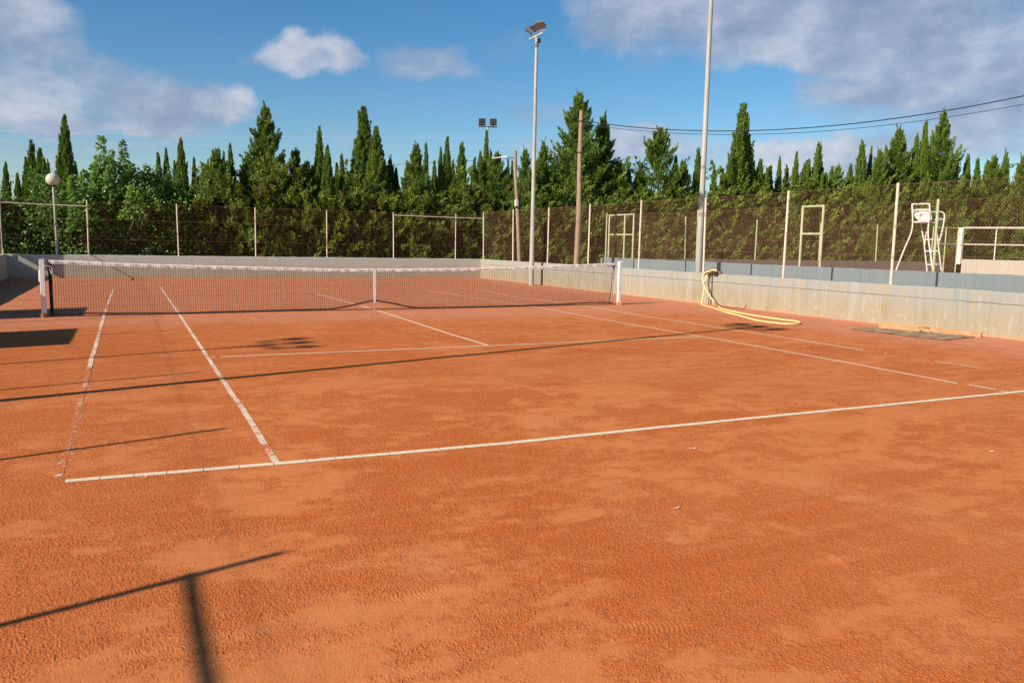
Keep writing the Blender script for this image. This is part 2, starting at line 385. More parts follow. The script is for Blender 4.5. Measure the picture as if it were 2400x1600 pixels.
# ------------------------------------------------------------------ ground
XL, XR, YF = -8.95, 9.70, 16.55    # faces of the walls round the court
g = MB()
g.v += [(-900, -900, -.02), (900, -900, -.02), (900, 900, -.02), (-900, 900, -.02)]; g.f.append((0, 1, 2, 3))
tag(g.build('ground', M['soil']), kind='structure')
g = MB(); g.v += [(XL-.1, -34, 0), (XR+.1, -34, 0), (XR+.1, YF+.1, 0), (XL-.1, YF+.1, 0)]; g.f.append((0, 1, 2, 3))
tag(g.build('clay_court', M['clay']), kind='structure')
g = MB(); g.box((12.42, -32, -.3), (40, 10.3, .26)); tag(g.build('second_clay_court', M['clay']), kind='structure')
g = MB(); g.box((9.95, -34, -.3), (12.2, 17.0, .10)); tag(g.build('path', M['soil']), kind='structure')

# crumbs of clay lying on the near part of the court
def vnoise(x, y, seed, s):
    r = np.random.default_rng(seed); gr = r.random((64, 64))
    X = (np.asarray(x)*s) % 63; Y = (np.asarray(y)*s) % 63; i = X.astype(int); j = Y.astype(int); a = X-i; b = Y-j
    a = a*a*(3-2*a); b = b*b*(3-2*b); i1 = (i+1) % 64; j1 = (j+1) % 64
    return gr[i, j]*(1-a)*(1-b)+gr[i1, j]*a*(1-b)+gr[i, j1]*(1-a)*b+gr[i1, j1]*a*b
def fbm(x, y, seed, s0, octv, rough=.6):
    o = np.zeros_like(x); amp = 1.; tot = 0.
    for k in range(octv):
        o += amp*vnoise(x+37.7*k+50, y+11.3*k+50, seed+k, s0*2**k); tot += amp; amp *= rough
    return o/tot
def near_clay():
    """the clay nearest the camera with its loose grains as real relief"""
    na, nd = 1950, 960
    an = YAW+np.radians(np.linspace(-50, 50, na)); d = 1.7*(11.5/1.7)**np.linspace(0, 1, nd)
    A, D = np.meshgrid(an, d); x = CAM.x+np.sin(A)*D; y = CAM.y+np.cos(A)*D
    n = .36*fbm(x*.8, y, 20, .9, 4)+.64*fbm(x*.75, y, 30, 2.9, 6, .80)
    n += np.clip((x+8)/11, 0, 1)*.065-.03
    skin = np.clip((n-.44)/.17, 0, 1); skin = skin*skin*(3-2*skin); rough = 1-.85*skin
    near = np.clip((11.3-D)/3.0, 0, 1)*np.clip((math.radians(49.5)-abs(A-YAW))/.12, 0, 1)
    h = .0025*fbm(x, y, 60, 9, 3)+.0022*rough*fbm(x, y, 70, 60, 2)
    cell = .0074; cx = np.floor(x/cell).astype(np.int64); cy = np.floor(y/cell).astype(np.int64)
    best = np.zeros_like(x)
    for i in (-1, 0, 1):
        for j in (-1, 0, 1):
            a_ = cx+i; b_ = cy+j
            hsh = ((a_*73856093) ^ (b_*19349663)) & 0x7fffffff
            r1_ = (hsh*1103515245+12345 & 0x7fffffff)/0x7fffffff; r2_ = (hsh*69069+362437 & 0x7fffffff)/0x7fffffff; r3_ = (hsh*214013+2531011 & 0x7fffffff)/0x7fffffff
            px_ = (a_+r1_)*cell; py_ = (b_+r2_)*cell; rr = .0015+.0037*r3_**2
            d2 = ((x-px_)**2+((y-py_))**2); hh = np.sqrt(np.maximum(rr*rr-d2, 0))*.85
            hh *= ((r3_*7.31+r1_*3.17) % 1.0) < (.08+.50*rough)
            best = np.maximum(best, hh)
    # shoe prints with ridged soles, and slide marks pressed into the loose grains
    fr = np.random.default_rng(77); flat = np.zeros_like(x)
    for k in range(26):
        dd = 3.0+6.0*fr.random(); aa = YAW+R(fr.uniform(-32, 32)); fx = CAM.x+math.sin(aa)*dd; fy = CAM.y+math.cos(aa)*dd; th = fr.uniform(0, 6.28); slide = k % 4 == 0
        u_ = (x-fx)*math.cos(th)+(y-fy)*math.sin(th); v_ = -(x-fx)*math.sin(th)+(y-fy)*math.cos(th)
        la, lb_ = (fr.uniform(.3, .6), .05) if slide else (.14, .048)
        m_ = np.clip(1.35-((u_/la)**2+(v_/lb_)**2), 0, .5)*2*(.55+.45*fr.random())
        if slide: h += -.0016*m_+.003*np.clip(1-((u_-la)/.05)**2, 0, 1)*np.clip(1-(v_/lb_)**2, 0, 1)
        else: h += m_*(.0012*np.sin(u_*2*math.pi/.021+1.2*np.cos(v_*60))-.0008)
        flat = np.maximum(flat, m_*(.9 if slide else .8))
    best *= 1-flat; skin = np.clip(skin+.25*flat*(1-skin), 0, 1)
    h += best*(.35+.65*rough)
    z = .001+h*near+.0008*near
    N = na*nd; co = np.stack([x, y, z], 2).reshape(-1, 3).astype(np.float32)
    idx = np.arange(N).reshape(nd, na); q = np.stack([idx[:-1, :-1], idx[:-1, 1:], idx[1:, 1:], idx[1:, :-1]], 2).reshape(-1, 4)[:, ::-1]
    ok = ((x > XL+.03) & (x < XR-.03)).reshape(-1); q = q[ok[q].all(1)]
    me = bpy.data.meshes.new('clay_surface'); me.vertices.add(N); me.vertices.foreach_set('co', co.ravel())
    me.loops.add(len(q)*4); me.loops.foreach_set('vertex_index', q.astype(np.int32).ravel())
    me.polygons.add(len(q)); me.polygons.foreach_set('loop_start', np.arange(0, len(q)*4, 4, dtype=np.int32))
    for nm, ar in (('skin', skin), ('near', near)):
        at = me.attributes.new(nm, 'FLOAT', 'POINT'); at.data.foreach_set('value', ar.ravel().astype(np.float32))
    me.update(calc_edges=True); me.validate()
    tag(link('clay_court', me, M['clay']), kind='structure')
near_clay()

# ------------------------------------------------------------------ court lines
def strip(mb, a, b, w, z=.0066, step=.2, gap=0.0, jit=.004):
    a = Vector((a[0], a[1], 0)); b = Vector((b[0], b[1], 0)); L = (b-a).length; t = (b-a)/L; nrm = Vector((-t.y, t.x, 0))
    n = max(1, int(L/step)); prev = None
    for i in range(n+1):
        c = a+t*(L*i/n); o = nrm*(random.uniform(-jit, jit)); ww = w*(1+random.uniform(-.06, .06))
        p = (c+o-nrm*ww/2, c+o+nrm*ww/2)
        if prev:
            b0 = len(mb.v); g0 = t*gap
            zz = z if (c-Vector((CAM.x, CAM.y, 0))).length < 10.9 else .0032+(z-.0066)*.5
            for q in (prev[0]+g0, prev[1]+g0, p[1]-g0, p[0]-g0): mb.v.append((q.x, q.y, zz))
            mb.f.append((b0+3, b0+2, b0+1, b0))
        prev = p
    return mb
def px(u, v): p = onZ(u, v); return (p.x, p.y)
def crop(x0, y0, s): return lambda x, y: (x0+x*s, y0+y*s)
c1 = crop(60, 580, 360/2352); c2 = crop(700, 600, 360/2352); c3 = crop(1160, 580, 360/2352); c4 = crop(1500, 600, 360/2352)
c5 = crop(1980, 720, 420/2352); c6 = crop(60, 1000, 660/2352); c8 = crop(400, 760, 800/2352)
h_ = crop(1600, 600, 120/1568); r1 = crop(0, 200, 600/1568); uc = crop(2060, 450, 340/2318)

mb = MB()
bl = [c6(330, 459), c6(1180, 388), c6(2352, 291), (1200, 1038.5), (1560, 1001), (1980, 959.3), (2369, 920.8), (2405, 916.8)]
for p, q in zip(bl[:-1], bl[1:]): strip(mb, px(*p), px(*q), .072, .0072, .19, .0022, .004)
e0 = px(*bl[-1]); strip(mb, e0, (5.5, e0[1]+(5.5-e0[0])*.004), .072, .0072, .19, .0022, .004)
tag(mb.build('baseline', M['line']), kind='structure')
mb = MB()
sl = [c8(345, 224), (800, 824.6), (1144.8, 810.3), (1500, 795.2), c4(920, 1237)]
for p, q in zip(sl[:-1], sl[1:]): strip(mb, px(*p), px(*q), .05)
strip(mb, px(*c8(275, 228)), px(*c8(305, 226)), .04)
tag(mb.build('service_line', M['line']), kind='structure')
mb = MB()
for p, q in ((c2(1195, 830), c2(2352, 1205)), (c2(2352, 1205), c8(2190, 147)), (c2(960, 768), c2(1090, 803)), (c2(275, 582), c2(870, 742))): strip(mb, px(*p), px(*q), .05)
tag(mb.build('centre_line', M['line']), kind='structure')
mb = MB()
ls = [c1(2060, 605), c1(2335, 995), c8(105, 0), c8(345, 365), c8(565, 690), c8(725, 955)]
for p, q in zip(ls[:-1], ls[1:]): strip(mb, px(*p), px(*q), .050)
tag(mb.build('singles_sideline', M['line_worn']), kind='structure')
mb = MB()
rs = [c2(1970, 525), c3(0, 820), c3(420, 880), c3(740, 932), c4(0, 1072), c4(920, 1228), c5(0, 720), c5(1480, 1000)]
for p, q in zip(rs[:-1], rs[1:]): strip(mb, px(*p), px(*q), .05)
strip(mb, px(*c5(1620, 1022)), px(*c5(1985, 1082)), .05); strip(mb, px(*c5(2040, 1102)), px(*c5(2150, 1118)), .04)
tag(mb.build('singles_sideline', M['line']), kind='structure')
mb = MB()
rd = [c3(-300, 640), c3(360, 765), c3(1180, 870), c3(1540, 920), c3(1950, 992), c4(0, 908), c4(1200, 1095), c4(2352, 1270), c5(245, 565)]
for p, q in zip(rd[:-1], rd[1:]): strip(mb, px(*p), px(*q), .05)
strip(mb, px(*c5(510, 605)), px(*c5(560, 612)), .04); strip(mb, px(*c5(1180, 706)), px(*c5(1780, 800)), .035); strip(mb, px(*c5(2260, 880)), px(*c5(2310, 884)), .04)
tag(mb.build('doubles_sideline', M['line']), kind='structure')
mb = MB()
ld = [c1(1340, 640), c1(1200, 1040), (222.2, 818.8), (215, 838), (209.5, 866)]
for p, q in zip(ld[:-1], ld[1:]): strip(mb, px(*p), px(*q), .052)
o = mb.build('doubles_sideline', M['line_worn']); tag(o, kind='structure')
mb = MB()
for (ua, va, ub_, vb, n_) in ((208, 872, 198, 925, 16), (198, 925, 184, 970, 7), (184, 970, 156, 1064, 44), (156, 1064, 142, 1110, 5)):
    A_ = onZ(ua, va); B_ = onZ(ub_, vb)
    for k in range(n_):
        q = A_.lerp(B_, random.random()); w = random.uniform(-.03, .03); strip(mb, (q.x+w, q.y), (q.x+w+random.uniform(.006, .026), q.y+random.uniform(-.02, .02)), random.uniform(.006, .024), .0070, 1)
strip(mb, px(*c6(250, 412)), px(*c6(306, 408)), .05)
tag(mb.build('doubles_sideline', M['line_worn']), kind='structure')
mb = MB(); strip(mb, px(209, 868), px(140, 1112), .05, .0052, .12); tag(mb.build('doubles_sideline', M['line_gone']), kind='structure')
mb = MB(); strip(mb, px(375, 672.6), px(925, 668.9), .05); tag(mb.build('baseline', M['line_gone']), kind='structure')
mb = MB(); strip(mb, px(742, 689), px(*c1(2200, 742)), .05); tag(mb.build('service_line', M['line_gone']), kind='structure')

# ------------------------------------------------------------------ walls
def wall(name, lo, hi, mat, label, axis):
    """concrete wall, split along its length so that its top edge can be slightly uneven"""
    m_ = MB(); a0, a1 = (lo[0], hi[0]) if axis == 0 else (lo[1], hi[1]); n = max(2, int((a1-a0)/.22)); rings = []
    for i in range(n+1):
        a = a0+(a1-a0)*i/n; dz = random.uniform(-.009, .007); e_ = random.uniform(.006, .022)
        if axis == 0: rings.append([(a, lo[1], lo[2]), (a, lo[1], hi[2]-e_+dz), (a, lo[1]+e_, hi[2]+dz), (a, hi[1], hi[2]+dz), (a, hi[1], lo[2])])
        else: rings.append([(hi[0], a, lo[2]), (hi[0], a, hi[2]+dz), (lo[0]+e_, a, hi[2]+dz), (lo[0], a, hi[2]-e_+dz), (lo[0], a, lo[2])])
    m_.quadstrip(rings)
    return tag(m_.build(name, mat), label, 'wall')
wall('concrete_wall', (XL-.2, YF, -.2), (XR+.2, YF+.2, .87), M['wall_far'], 'low blue grey concrete wall across the far end of the clay court', 0)
wall('concrete_wall', (XR, -33, -.2), (XR+.2, YF-.003, .87), M['wall_right'], 'stained cream concrete wall along the right side of the court behind the hose', 1)
wall('concrete_wall', (XL-.2, -33, -.2), (XL, YF-.003, .87), M['wall_far'], 'short piece of shaded concrete wall at the left edge, left of the net', 1)
wall('concrete_wall', (12.2, -33, -.2), (12.4, 9.87, 1.115), M['wall_blue'], 'blue grey painted wall just behind the cream court wall', 1)
wall('concrete_wall', (12.41, 10.3, -.2), (33.2, 10.5, 1.09), M['wall_end'], 'brownish wall in shade across the far end of the second court', 0)
# right side wall of the second court, turned a little
WS0 = onP(2240, 610, (32.5, 8.7, 0), (.903, -.43, 0)); 
p0 = Vector((32.5, 8.7, 0)); p1 = Vector((24.0, -9.0, 0)); tdir = (p1-p0).normalized(); ndir = Vector((tdir.y, -tdir.x, 0))
def onW(u, v): return onP(u, v, p0, ndir)
mb = MB(); mb.quadstrip([[q, q+Vector((0, 0, 1.46)), q-ndir*-.2+Vector((0, 0, 1.46)), q-ndir*-.2] for q in (p0-tdir*.0+Vector((0, 0, -.2)), p1+Vector((0, 0, -.2)))])
tag(mb.build('concrete_wall', M['wall_side']), 'pale sunlit wall at the right edge below the white railing', 'wall')

# ------------------------------------------------------------------ chain link fences
def chainlink(mb, a, b, z0, z1, pitch=.066, r=.0019, seg=.26):
    a = Vector((a[0], a[1], 0)); b = Vector((b[0], b[1], 0)); L = (b-a).length; t = (b-a)/L; n_ = Vector((-t.y, t.x, 0)); H = z1-z0
    for sgn in (1, -1):
        k0 = 0 if sgn == 1 else -H; k1 = L+H if sgn == 1 else L
        for k in range(int(k0/pitch), int(k1/pitch)+1):
            c = k*pitch
            # s = c - sgn*h
            h0 = max(0, (c-L)*sgn if sgn == 1 else -c); h1 = min(H, c*sgn if sgn == 1 else L-c)
            if h1-h0 < .02: continue
            m_ = max(1, int((h1-h0)/seg)); rings = []
            for i in range(m_+1):
                h = h0+(h1-h0)*i/m_; p = a+t*(c-sgn*h)+Vector((0, 0, z0+h))+n_*(sgn*r*.8)
                w_ = r*(1.0)
                rings.append([p+t*w_, p-t*w_*.5+n_*w_*.9, p-t*w_*.5-n_*w_*.9])
            mb.quadstrip(rings, True, False)
    return mb
def make_fence(label, runs, posts, z0, ztop, zpost, pmat, rp, rails=(), rmat=None, wires=(), pitch=.066, wr=.0019, extra=None, name='chain_link_fence'):
    f = empty(name, (posts[0][0], posts[0][1], z0), label, 'fence')
    mb = MB()
    for a, b in runs: chainlink(mb, a, b, z0+.01, ztop, pitch, wr)
    mb.build('chain_link', M['rust_wire'], f)
    mb = MB()
    for a, b in runs:
        for zw in wires:
            pts = []
            for i in range(13):
                q = Vector((a[0], a[1], 0)).lerp(Vector((b[0], b[1], 0)), i/12); pts.append((q.x, q.y, zw+random.uniform(-.008, .008)))
            mb.tube(pts, .0022, 4)
    if mb.v: mb.build('straining_wire', M['rust_wire'], f)
    for (x, y) in posts:
        lx, ly = random.uniform(-.03, .03), random.uniform(-.03, .03); zz = zpost+random.uniform(-.03, .03)
        m_ = MB(); m_.tube([(x, y, z0-.02), (x+lx*.5, y+ly*.5, (z0+zz)/2), (x+lx, y+ly, zz)], rp, 8)
        m_.build('post', pmat, f, True)
    for a, b in rails:
        m_ = MB(); m_.tube([a, Vector(a).lerp(Vector(b), .5)+Vector((0, 0, random.uniform(-.012, .012))), b], .018, 8); m_.build('rail', rmat or pmat, f, True)
    return f
yf = YF+.1; xr = XR+.1; xl = XL-.1
far_posts = [(x, yf) for x in (-6.33, -3.19, -.27, 2.64, 5.57, 8.49)]
make_fence('rusty chain link fence with thin pale posts on the far wall, hedge right behind it', [((xl, yf), (xr-.02, yf))], far_posts, .87, 2.86, 2.88, M['post'], .026, wr=.0012,
    rails=[((5.57, yf-.03, 2.74), (8.49, yf-.03, 2.72)), ((8.49, yf-.03, 2.72), (xr, yf-.03, 2.72)), ((xl, yf-.03, 2.72), (-6.33, yf-.03, 2.68))], wires=(1.45, 2.2, 2.84))
right_posts = [(xr, y) for y in (16.45, 13.3, 10.17, 7.1, 3.95, .72, -2.38, -5.54, -8.65, -11.8, -15, -18.2, -21.4, -24.6)]
make_fence('rusty chain link fence with thin posts on the cream right wall', [((xr, YF), (xr, -26))], right_posts, .87, 3.0, 3.02, M['post'], .030, wires=(1.5, 2.98), wr=.0010)
left_posts = [(xl, y) for y in (16.45, 13.45, 10.5, 7.5, 4.6, 1.65, -1.25, -4.15-.0, -8.95+.02, -12.02, -14.96, -18.0, -21.0, -24.0)]
lf = make_fence('chain link fence seen edge on along the left wall', [((xl, YF), (xl, -26))], left_posts, .87, 2.95, 2.97, M['post'], .026, wires=(2.84,), wr=.0010)
for (ya, yb, za, zb) in ((-5.25, -3.0, .88, 2.02), (-.55, 1.55, .88, 2.0), (16.02, 16.5, 1.10, 2.4)):
    m_ = MB(); m_.box((xl+.035, ya, za), (xl+.055, yb, zb)); m_.build('shadow_panel', M['panel'], lf)  # unseen panels added to cast the block shadows on clay and wall
m_ = MB(); m_.tube([(xl, -14.9, 2.70), (xl+.02, -16.5, 2.68), (xl, -18.0, 2.70)], .022, 8); m_.build('rolled_screen', M['panel'], lf, True)
m_ = MB(); m_.tube([(xl, -14.96, 2.70), (xl, -18.0, 2.70)], .02, 6); m_.build('rail', M['post'], lf, True)
m_ = MB(); m_.tube([(xl, 16.45, 2.66), (xl, 13.45, 2.66)], .02, 6); m_.build('rail', M['post'], lf, True)

# second court: fence on the blue wall with its two door frames
x2 = 12.3
posts2 = [(x2, y) for y in (4.2, -4.66, -8.2, -12.5, -17, -21)]
f2 = make_fence('chain link fence with green posts and two door frames on the blue grey wall', [((x2, 9.7), (x2, -22))], posts2, 1.115, 2.79, 2.81, M['green_paint'], .032, wires=(1.83, 2.79), wr=.0009)
def tubepart(pts, r, name, mat, parent, n=8, sub=0):
    m_ = MB(); m_.tube(smooth_path(pts, sub) if sub else pts, r, n); return m_.build(name, mat, parent, True)
for ys, zm in (((9.72, 8.62, 8.02), 2.02), ((-.42, -1.17), 2.02)):
    for y in ys: tubepart([(x2, y, 1.10), (x2, y, 2.81)], .034, 'door_post', M['green_paint'], f2)
    for z in (2.78, zm): tubepart([(x2, ys[0], z), (x2, ys[-1], z)], .028, 'door_rail', M['green_paint'], f2)
# small bent pipe at the foot of the second door frame
tubepart([(x2+.05, -.75, 1.1), (x2+.05, -.80, 1.22), (x2+.05, -.92, 1.27), (x2+.05, -1.05, 1.22), (x2+.05, -1.14, 1.13)], .012, 'handle', M['rust'], f2, 6, 3)
ye = 10.4
endposts = [(x, ye) for x in (12.6, 16.6, 20.5, 24.4, 28.2, 32.2)]
make_fence('chain link fence with short green posts on the end wall of the second court', [((12.5, ye), (33, ye))], endposts, 1.09, 2.86, 2.88, M['green_paint'], .03, wires=(1.8, 2.84), pitch=.075, wr=.0010)

# white railing on the pale side wall, green gate beside it
rl = empty('white_railing', onW(2235, 620), 'white peeling railing panel on the pale wall at the right edge', 'railing')
A0 = onW(*uc(1325, 575)); A1 = onW(*uc(1285, 1150))
m_ = MB(); m_.bar(A0+Vector((0, 0, .02)), Vector((A0.x, A0.y, A1.z)), .20, .12); m_.build('end_post', M['white_rust'], rl)
def wp(x, y, off=-.1): 
    q = onW(*uc(x, y)); return q+ndir*off
far_u = 2600
for v0, v1, r_ in ((572, 575, .045), (835, 850, .032), (1078, 1108, .02)):
    a = wp(1330, v0); b = wp(2318, v1); b2 = a+(b-a)*2.2; b2.z = b.z
    tubepart([a, b, b2], r_, 'rail', M['white_rust'], rl)
for xx in (1850, 2420):
    a = wp(xx, 578); b = Vector((a.x, a.y, wp(xx, 1100).z-.05)); tubepart([a, b], .026, 'upright', M['white_rust'], rl)
gt = empty('green_gate', onY(*uc(1060, 1100), 10.35), 'low green tubular gate beside the white railing', 'gate')
for xx in (1080, 1275):
    a = onY(*uc(xx, 560), 10.2); tubepart([a, (a.x, a.y, .3)], .034, 'gate_post', M['green_paint'], gt)
for yy in (565, 825):
    a = onY(*uc(950, yy+3), 10.2); b = onY(*uc(1290, yy), 10.2); tubepart([a, (b.x, b.y, a.z)], .026, 'gate_rail', M['green_paint'], gt)
m_ = MB(); chainlink(m_, (onY(*uc(960, 565), 10.2).x, 10.2), (onY(*uc(1275, 565), 10.2).x, 10.2), .4, onY(*uc(1080, 570), 10.2).z, .075, .002); m_.build('gate_mesh', M['rust_wire'], gt)

# ------------------------------------------------------------------ tennis net
NL = onZ(104.4, 743); NR = onZ(1449.3, 713.9); NL = Vector((NL.x, NL.y, 0)); NR = Vector((NR.x, NR.y, 0))
nt_ = (NR-NL).normalized(); nn = Vector((nt_.y, -nt_.x, 0)); NLEN = (NR-NL).length
def nets(u, v):
    p = onP(u, v, NL, nn); return (p-NL).dot(nt_), p.z
def interp(tab, s):
    if s <= tab[0][0]: return tab[0][1]
    for (a, za), (b, zb) in zip(tab[:-1], tab[1:]):
        if s <= b:
            t = (s-a)/(b-a); return za+(zb-za)*t
    return tab[-1][1]
top_tab = [nets(*c) for c in (c1(350, 190), c1(900, 210), c1(1500, 240), c1(2352, 265), c2(600, 196), c2(1150, 195), c2(1700, 193), c2(2352, 188), c3(300, 300), c3(700, 285), c3(1200, 262), c3(1830, 238))]
bot_tab = [nets(*c) for c in (c1(400, 1035), c1(600, 1015), c1(1200, 1015), c1(2352, 1018), c2(0, 835), c2(480, 825), c2(700, 790), c2(900, 745), c2(1140, 690), c2(1190, 690), c2(1500, 745), c2(1650, 780), c2(1800, 798), c2(2352, 798), c3(0, 913), c3(1000, 880), c3(1500, 852), c3(1800, 850))]
bot_tab = [(a, max(.012, b)) for a, b in bot_tab]
S0 = top_tab[0][0]; S1 = top_tab[-1][0]; SC = nets(*c2(1160, 195))[0]
def npt(s, t, off=0.0):
    zb = interp(bot_tab, s); zt = interp(top_tab, s)-.055
    bil = .035*math.sin(math.pi*min(1, max(0, t)))*math.sin(s*1.3+.5)+.05*(1-t)*math.sin(s*.9)*(0.3 if abs(s-SC) < 1 else 1)
    return NL+nt_*s+nn*(bil+off)+Vector((0, 0, zb+(zt-zb)*t))
net = empty('tennis_net', NL.lerp(NR, .5), 'black tennis net with white top band sagging across the clay court', 'net')
mb = MB(); NR_ = 0.0032; pit = .046; nv = int((S1-S0)/pit)
for i in range(nv+1):
    s = S0+(S1-S0)*i/nv
    mb.tube([npt(s+.004*math.sin(j*2.1+i), j/5) for j in range(6)], NR_, 3, False)
for j in range(1, 21):
    t = j/21; n_ = 110
    mb.tube([npt(S0+(S1-S0)*i/n_, t) for i in range(n_+1)], NR_, 3, False)
meshb = mb
# bottom cord and the slack doubled netting that hangs under it
mb = MB(); n_ = 140
mb.tube([npt(S0+(S1-S0)*i/n_, 0)+Vector((0, 0, .014)) for i in range(n_+1)], .017, 6, True)
mb.build('bottom_cord', M['black'], net, True)
mb = MB()
for i in range(90):
    s = SC-.9+2.9*i/89; a = npt(s, .03); dz = -min(.07, max(0, a.z-.02))
    meshb.tube([a, a+Vector((0, 0, dz))+nn*.03], .0025, 3, False)
meshb.build('mesh', M['black'], net)
# top band, folded over the cable
mb = MB(); rings = []
for i in range(161):
    s = S0+(S1-S0)*i/160; zt = interp(top_tab, s); c = NL+nt_*s+nn*(.004*math.sin(i*1.9)); w = .007+.003*abs(math.sin(i*2.7)); hh = .066+.006*math.sin(i*1.1)
    rings.append([c+nn*w+Vector((0, 0, zt-hh)), c+nn*w*1.1+Vector((0, 0, zt-.012)), c+Vector((0, 0, zt)), c-nn*w*1.1+Vector((0, 0, zt-.012)), c-nn*w+Vector((0, 0, zt-hh))])
mb.quadstrip(rings); nf0 = len(mb.f)
for i in range(0, 420):
    if random.random() < .42:
        s = S0+(S1-S0)*(i+random.random()*.5)/420; zt = interp(top_tab, s); c = NL+nt_*s+nn*.012
        mb.bar(c+Vector((0, 0, zt-.050))-nt_*.008, c+Vector((0, 0, zt-.030))+nt_*.008, .004, .004)
tb = mb.build('top_band', M['tape'], net); tb.data.materials.append(M['mat'])
for p_ in list(tb.data.polygons)[nf0:]: p_.material_index = 1
# centre strap
mb = MB(); zt = interp(top_tab, SC); zb = interp(bot_tab, SC); c = NL+nt_*SC+nn*.016
rings = []
for z, w in ((zb-.03, .016), (zb+.0, .022), (zb+.10, .030), (zb+.3, .034), (zt-.3, .034), (zt+.008, .033)):
    rings.append([c-nt_*w+nn*.004+Vector((0, 0, z)), c+nt_*w+nn*.004+Vector((0, 0, z)), c+nt_*w-nn*.004+Vector((0, 0, z)), c-nt_*w-nn*.004+Vector((0, 0, z))])
mb.quadstrip(rings); st = mb.build('centre_strap', M['tape'], net)
mb = MB(); mb.obox(c+nn*.007+Vector((0, 0, zt-.38)), nt_, nn, (0, 0, 1), .055, .01, .016); mb.build('buckle', M['lampgrey'], st)
mb = MB(); mb.bar(c+Vector((0, 0, zb-.03)), c+Vector((0, 0, .02)), .012, .006); mb.lathe(NL+nt_*SC, [(.035, .0), (.03, .008), (.012, .015), (.001, .015)], 12); mb.build('ground_anchor', M['board'], net, True)
# side bands and ropes
zt = interp(top_tab, S0); mb = MB(); mb.bar(NL+nt_*(S0+.02)+Vector((0, 0, .02)), NL+nt_*(S0+.01)+Vector((0, 0, zt-.01)), .062, .012, nn)
mb.build('side_band', M['black'], net)
zt = interp(top_tab, S1); mb = MB(); mb.bar(NL+nt_*(S1-.10)+Vector((0, 0, .03)), NL+nt_*(S1-.0)+Vector((0, 0, zt-.03)), .05, .012, nn)
mb.build('side_band', M['black'], net)
zt = interp(top_tab, S0)
tubepart([NL+nt_*.03+nn*.06+Vector((0, 0, zt-.12)), NL+nt_*(S0)+nn*.03+Vector((0, 0, zt-.11)), NL+nt_*(S0+.05)+nn*.03+Vector((0, 0, zt-.16)), NL+nt_*(S0+.045)+nn*.03+Vector((0, 0, zt-.27)), NL+nt_*(S0+.02)+nn*.03+Vector((0, 0, zt-.2)), NL+nt_*(S0)+nn*.03+Vector((0, 0, zt-.12))], .006, 'tie_rope', M['tape'], net, 5, 4)
zt = interp(top_tab, S1)
tubepart([NR-nt_*.05+Vector((0, 0, zt-.10)), NL+nt_*(S1)+Vector((0, 0, zt-.08)), NL+nt_*(S1-.06)+nn*.02+Vector((0, 0, .5)), NL+nt_*(S1-.09)+nn*.02+Vector((0, 0, .08))], .006, 'tie_rope', M['tape'], net, 5, 4)
# posts
def net_post(P, h, lab, sgn):
    e_ = empty('net_post', P, lab, 'net post', 'net posts')
    mb = MB(); mb.obox(P+Vector((0, 0, h/2-.05)), nt_, nn, (0, 0, 1), .088, .088, h+.1); mb.build('post_body', M['white'], e_, False, .008)
    mb = MB(); mb.obox(P+Vector((0, 0, h+.004)), nt_, nn, (0, 0, 1), .094, .094, .014); mb.build('cap', M['white'], e_, False, .003)
    mb = MB(); mb.obox(P+Vector((0, 0, .03)), nt_, nn, (0, 0, 1), .10, .10, .10); mb.obox(P+nn*.07+nt_*.03*sgn+Vector((0, 0, .035)), nt_, nn, (0, 0, 1), .05, .05, .08); mb.build('clay_stained_foot', M['board'], e_, False, .006)
    if sgn > 0:
        tubepart([P+nt_*.03+Vector((0, 0, h+.01)), P+nt_*.0+Vector((0, 0, h+.11))], .011, 'tensioner', M['dark'], e_, 6)
        m_ = MB(); m_.obox(P+nt_*.06+Vector((0, 0, h+.02)), nt_, nn, (0, 0, 1), .09, .05, .03); m_.build('latch', M['white_rust'], e_)
    else:
        tubepart([P-nt_*.05+nn*.0+Vector((0, 0, h-.2)), P-nt_*.056+Vector((0, 0, h-.4)), P-nt_*.05+Vector((0, 0, h-.42))], .012, 'tensioner', M['white'], e_, 6)
net_post(NL, 1.105, 'white square net post at the left end of the net, partly in shadow', -1)
net_post(NR, 1.15, 'white square net post at the right end of the net near the cream wall', 1)

# ------------------------------------------------------------------ floodlight poles
def floodlight(parent, c, aim, s=1.0):
    aim = Vector(aim).normalized(); sx = aim.cross(Vector((0, 0, 1))).normalized(); sy = sx.cross(aim).normalized()
    c = Vector(c); mb = MB()
    w, h, d = .23*s, .19*s, .13*s
    q = [(-1, -1), (1, -1), (1, 1), (-1, 1)]
    rings = []
    for k, f_ in ((0, 1.0), (.25, 1.0), (.9, .72), (1.0, .6)):
        rings.append([c-aim*(d*k)+sx*(i*w*f_)+sy*(j*h*f_) for i, j in q])
    mb.quadstrip(rings); b_ = mb.build('floodlight', M['lampgrey'], parent, False, .004)
    mb = MB(); mb.obox(c+aim*.004, sx, sy, aim, 2*w*.90, 2*h*.88, .012); mb.build('lamp_glass', M['glass'], b_)
    mb = MB()
    for i in (-1, 1): mb.obox(c+sx*(i*w)*.95+aim*.006, sx, sy, aim, 2*w*.08, 2*h, .026)
    for j in (-1, 1): mb.obox(c+sy*(j*h)*.95+aim*.006, sx, sy, aim, 2*w*.80, 2*h*.08, .024)
    mb.build('rim', M['dark'], b_)
    return c, aim, sx, sy, w
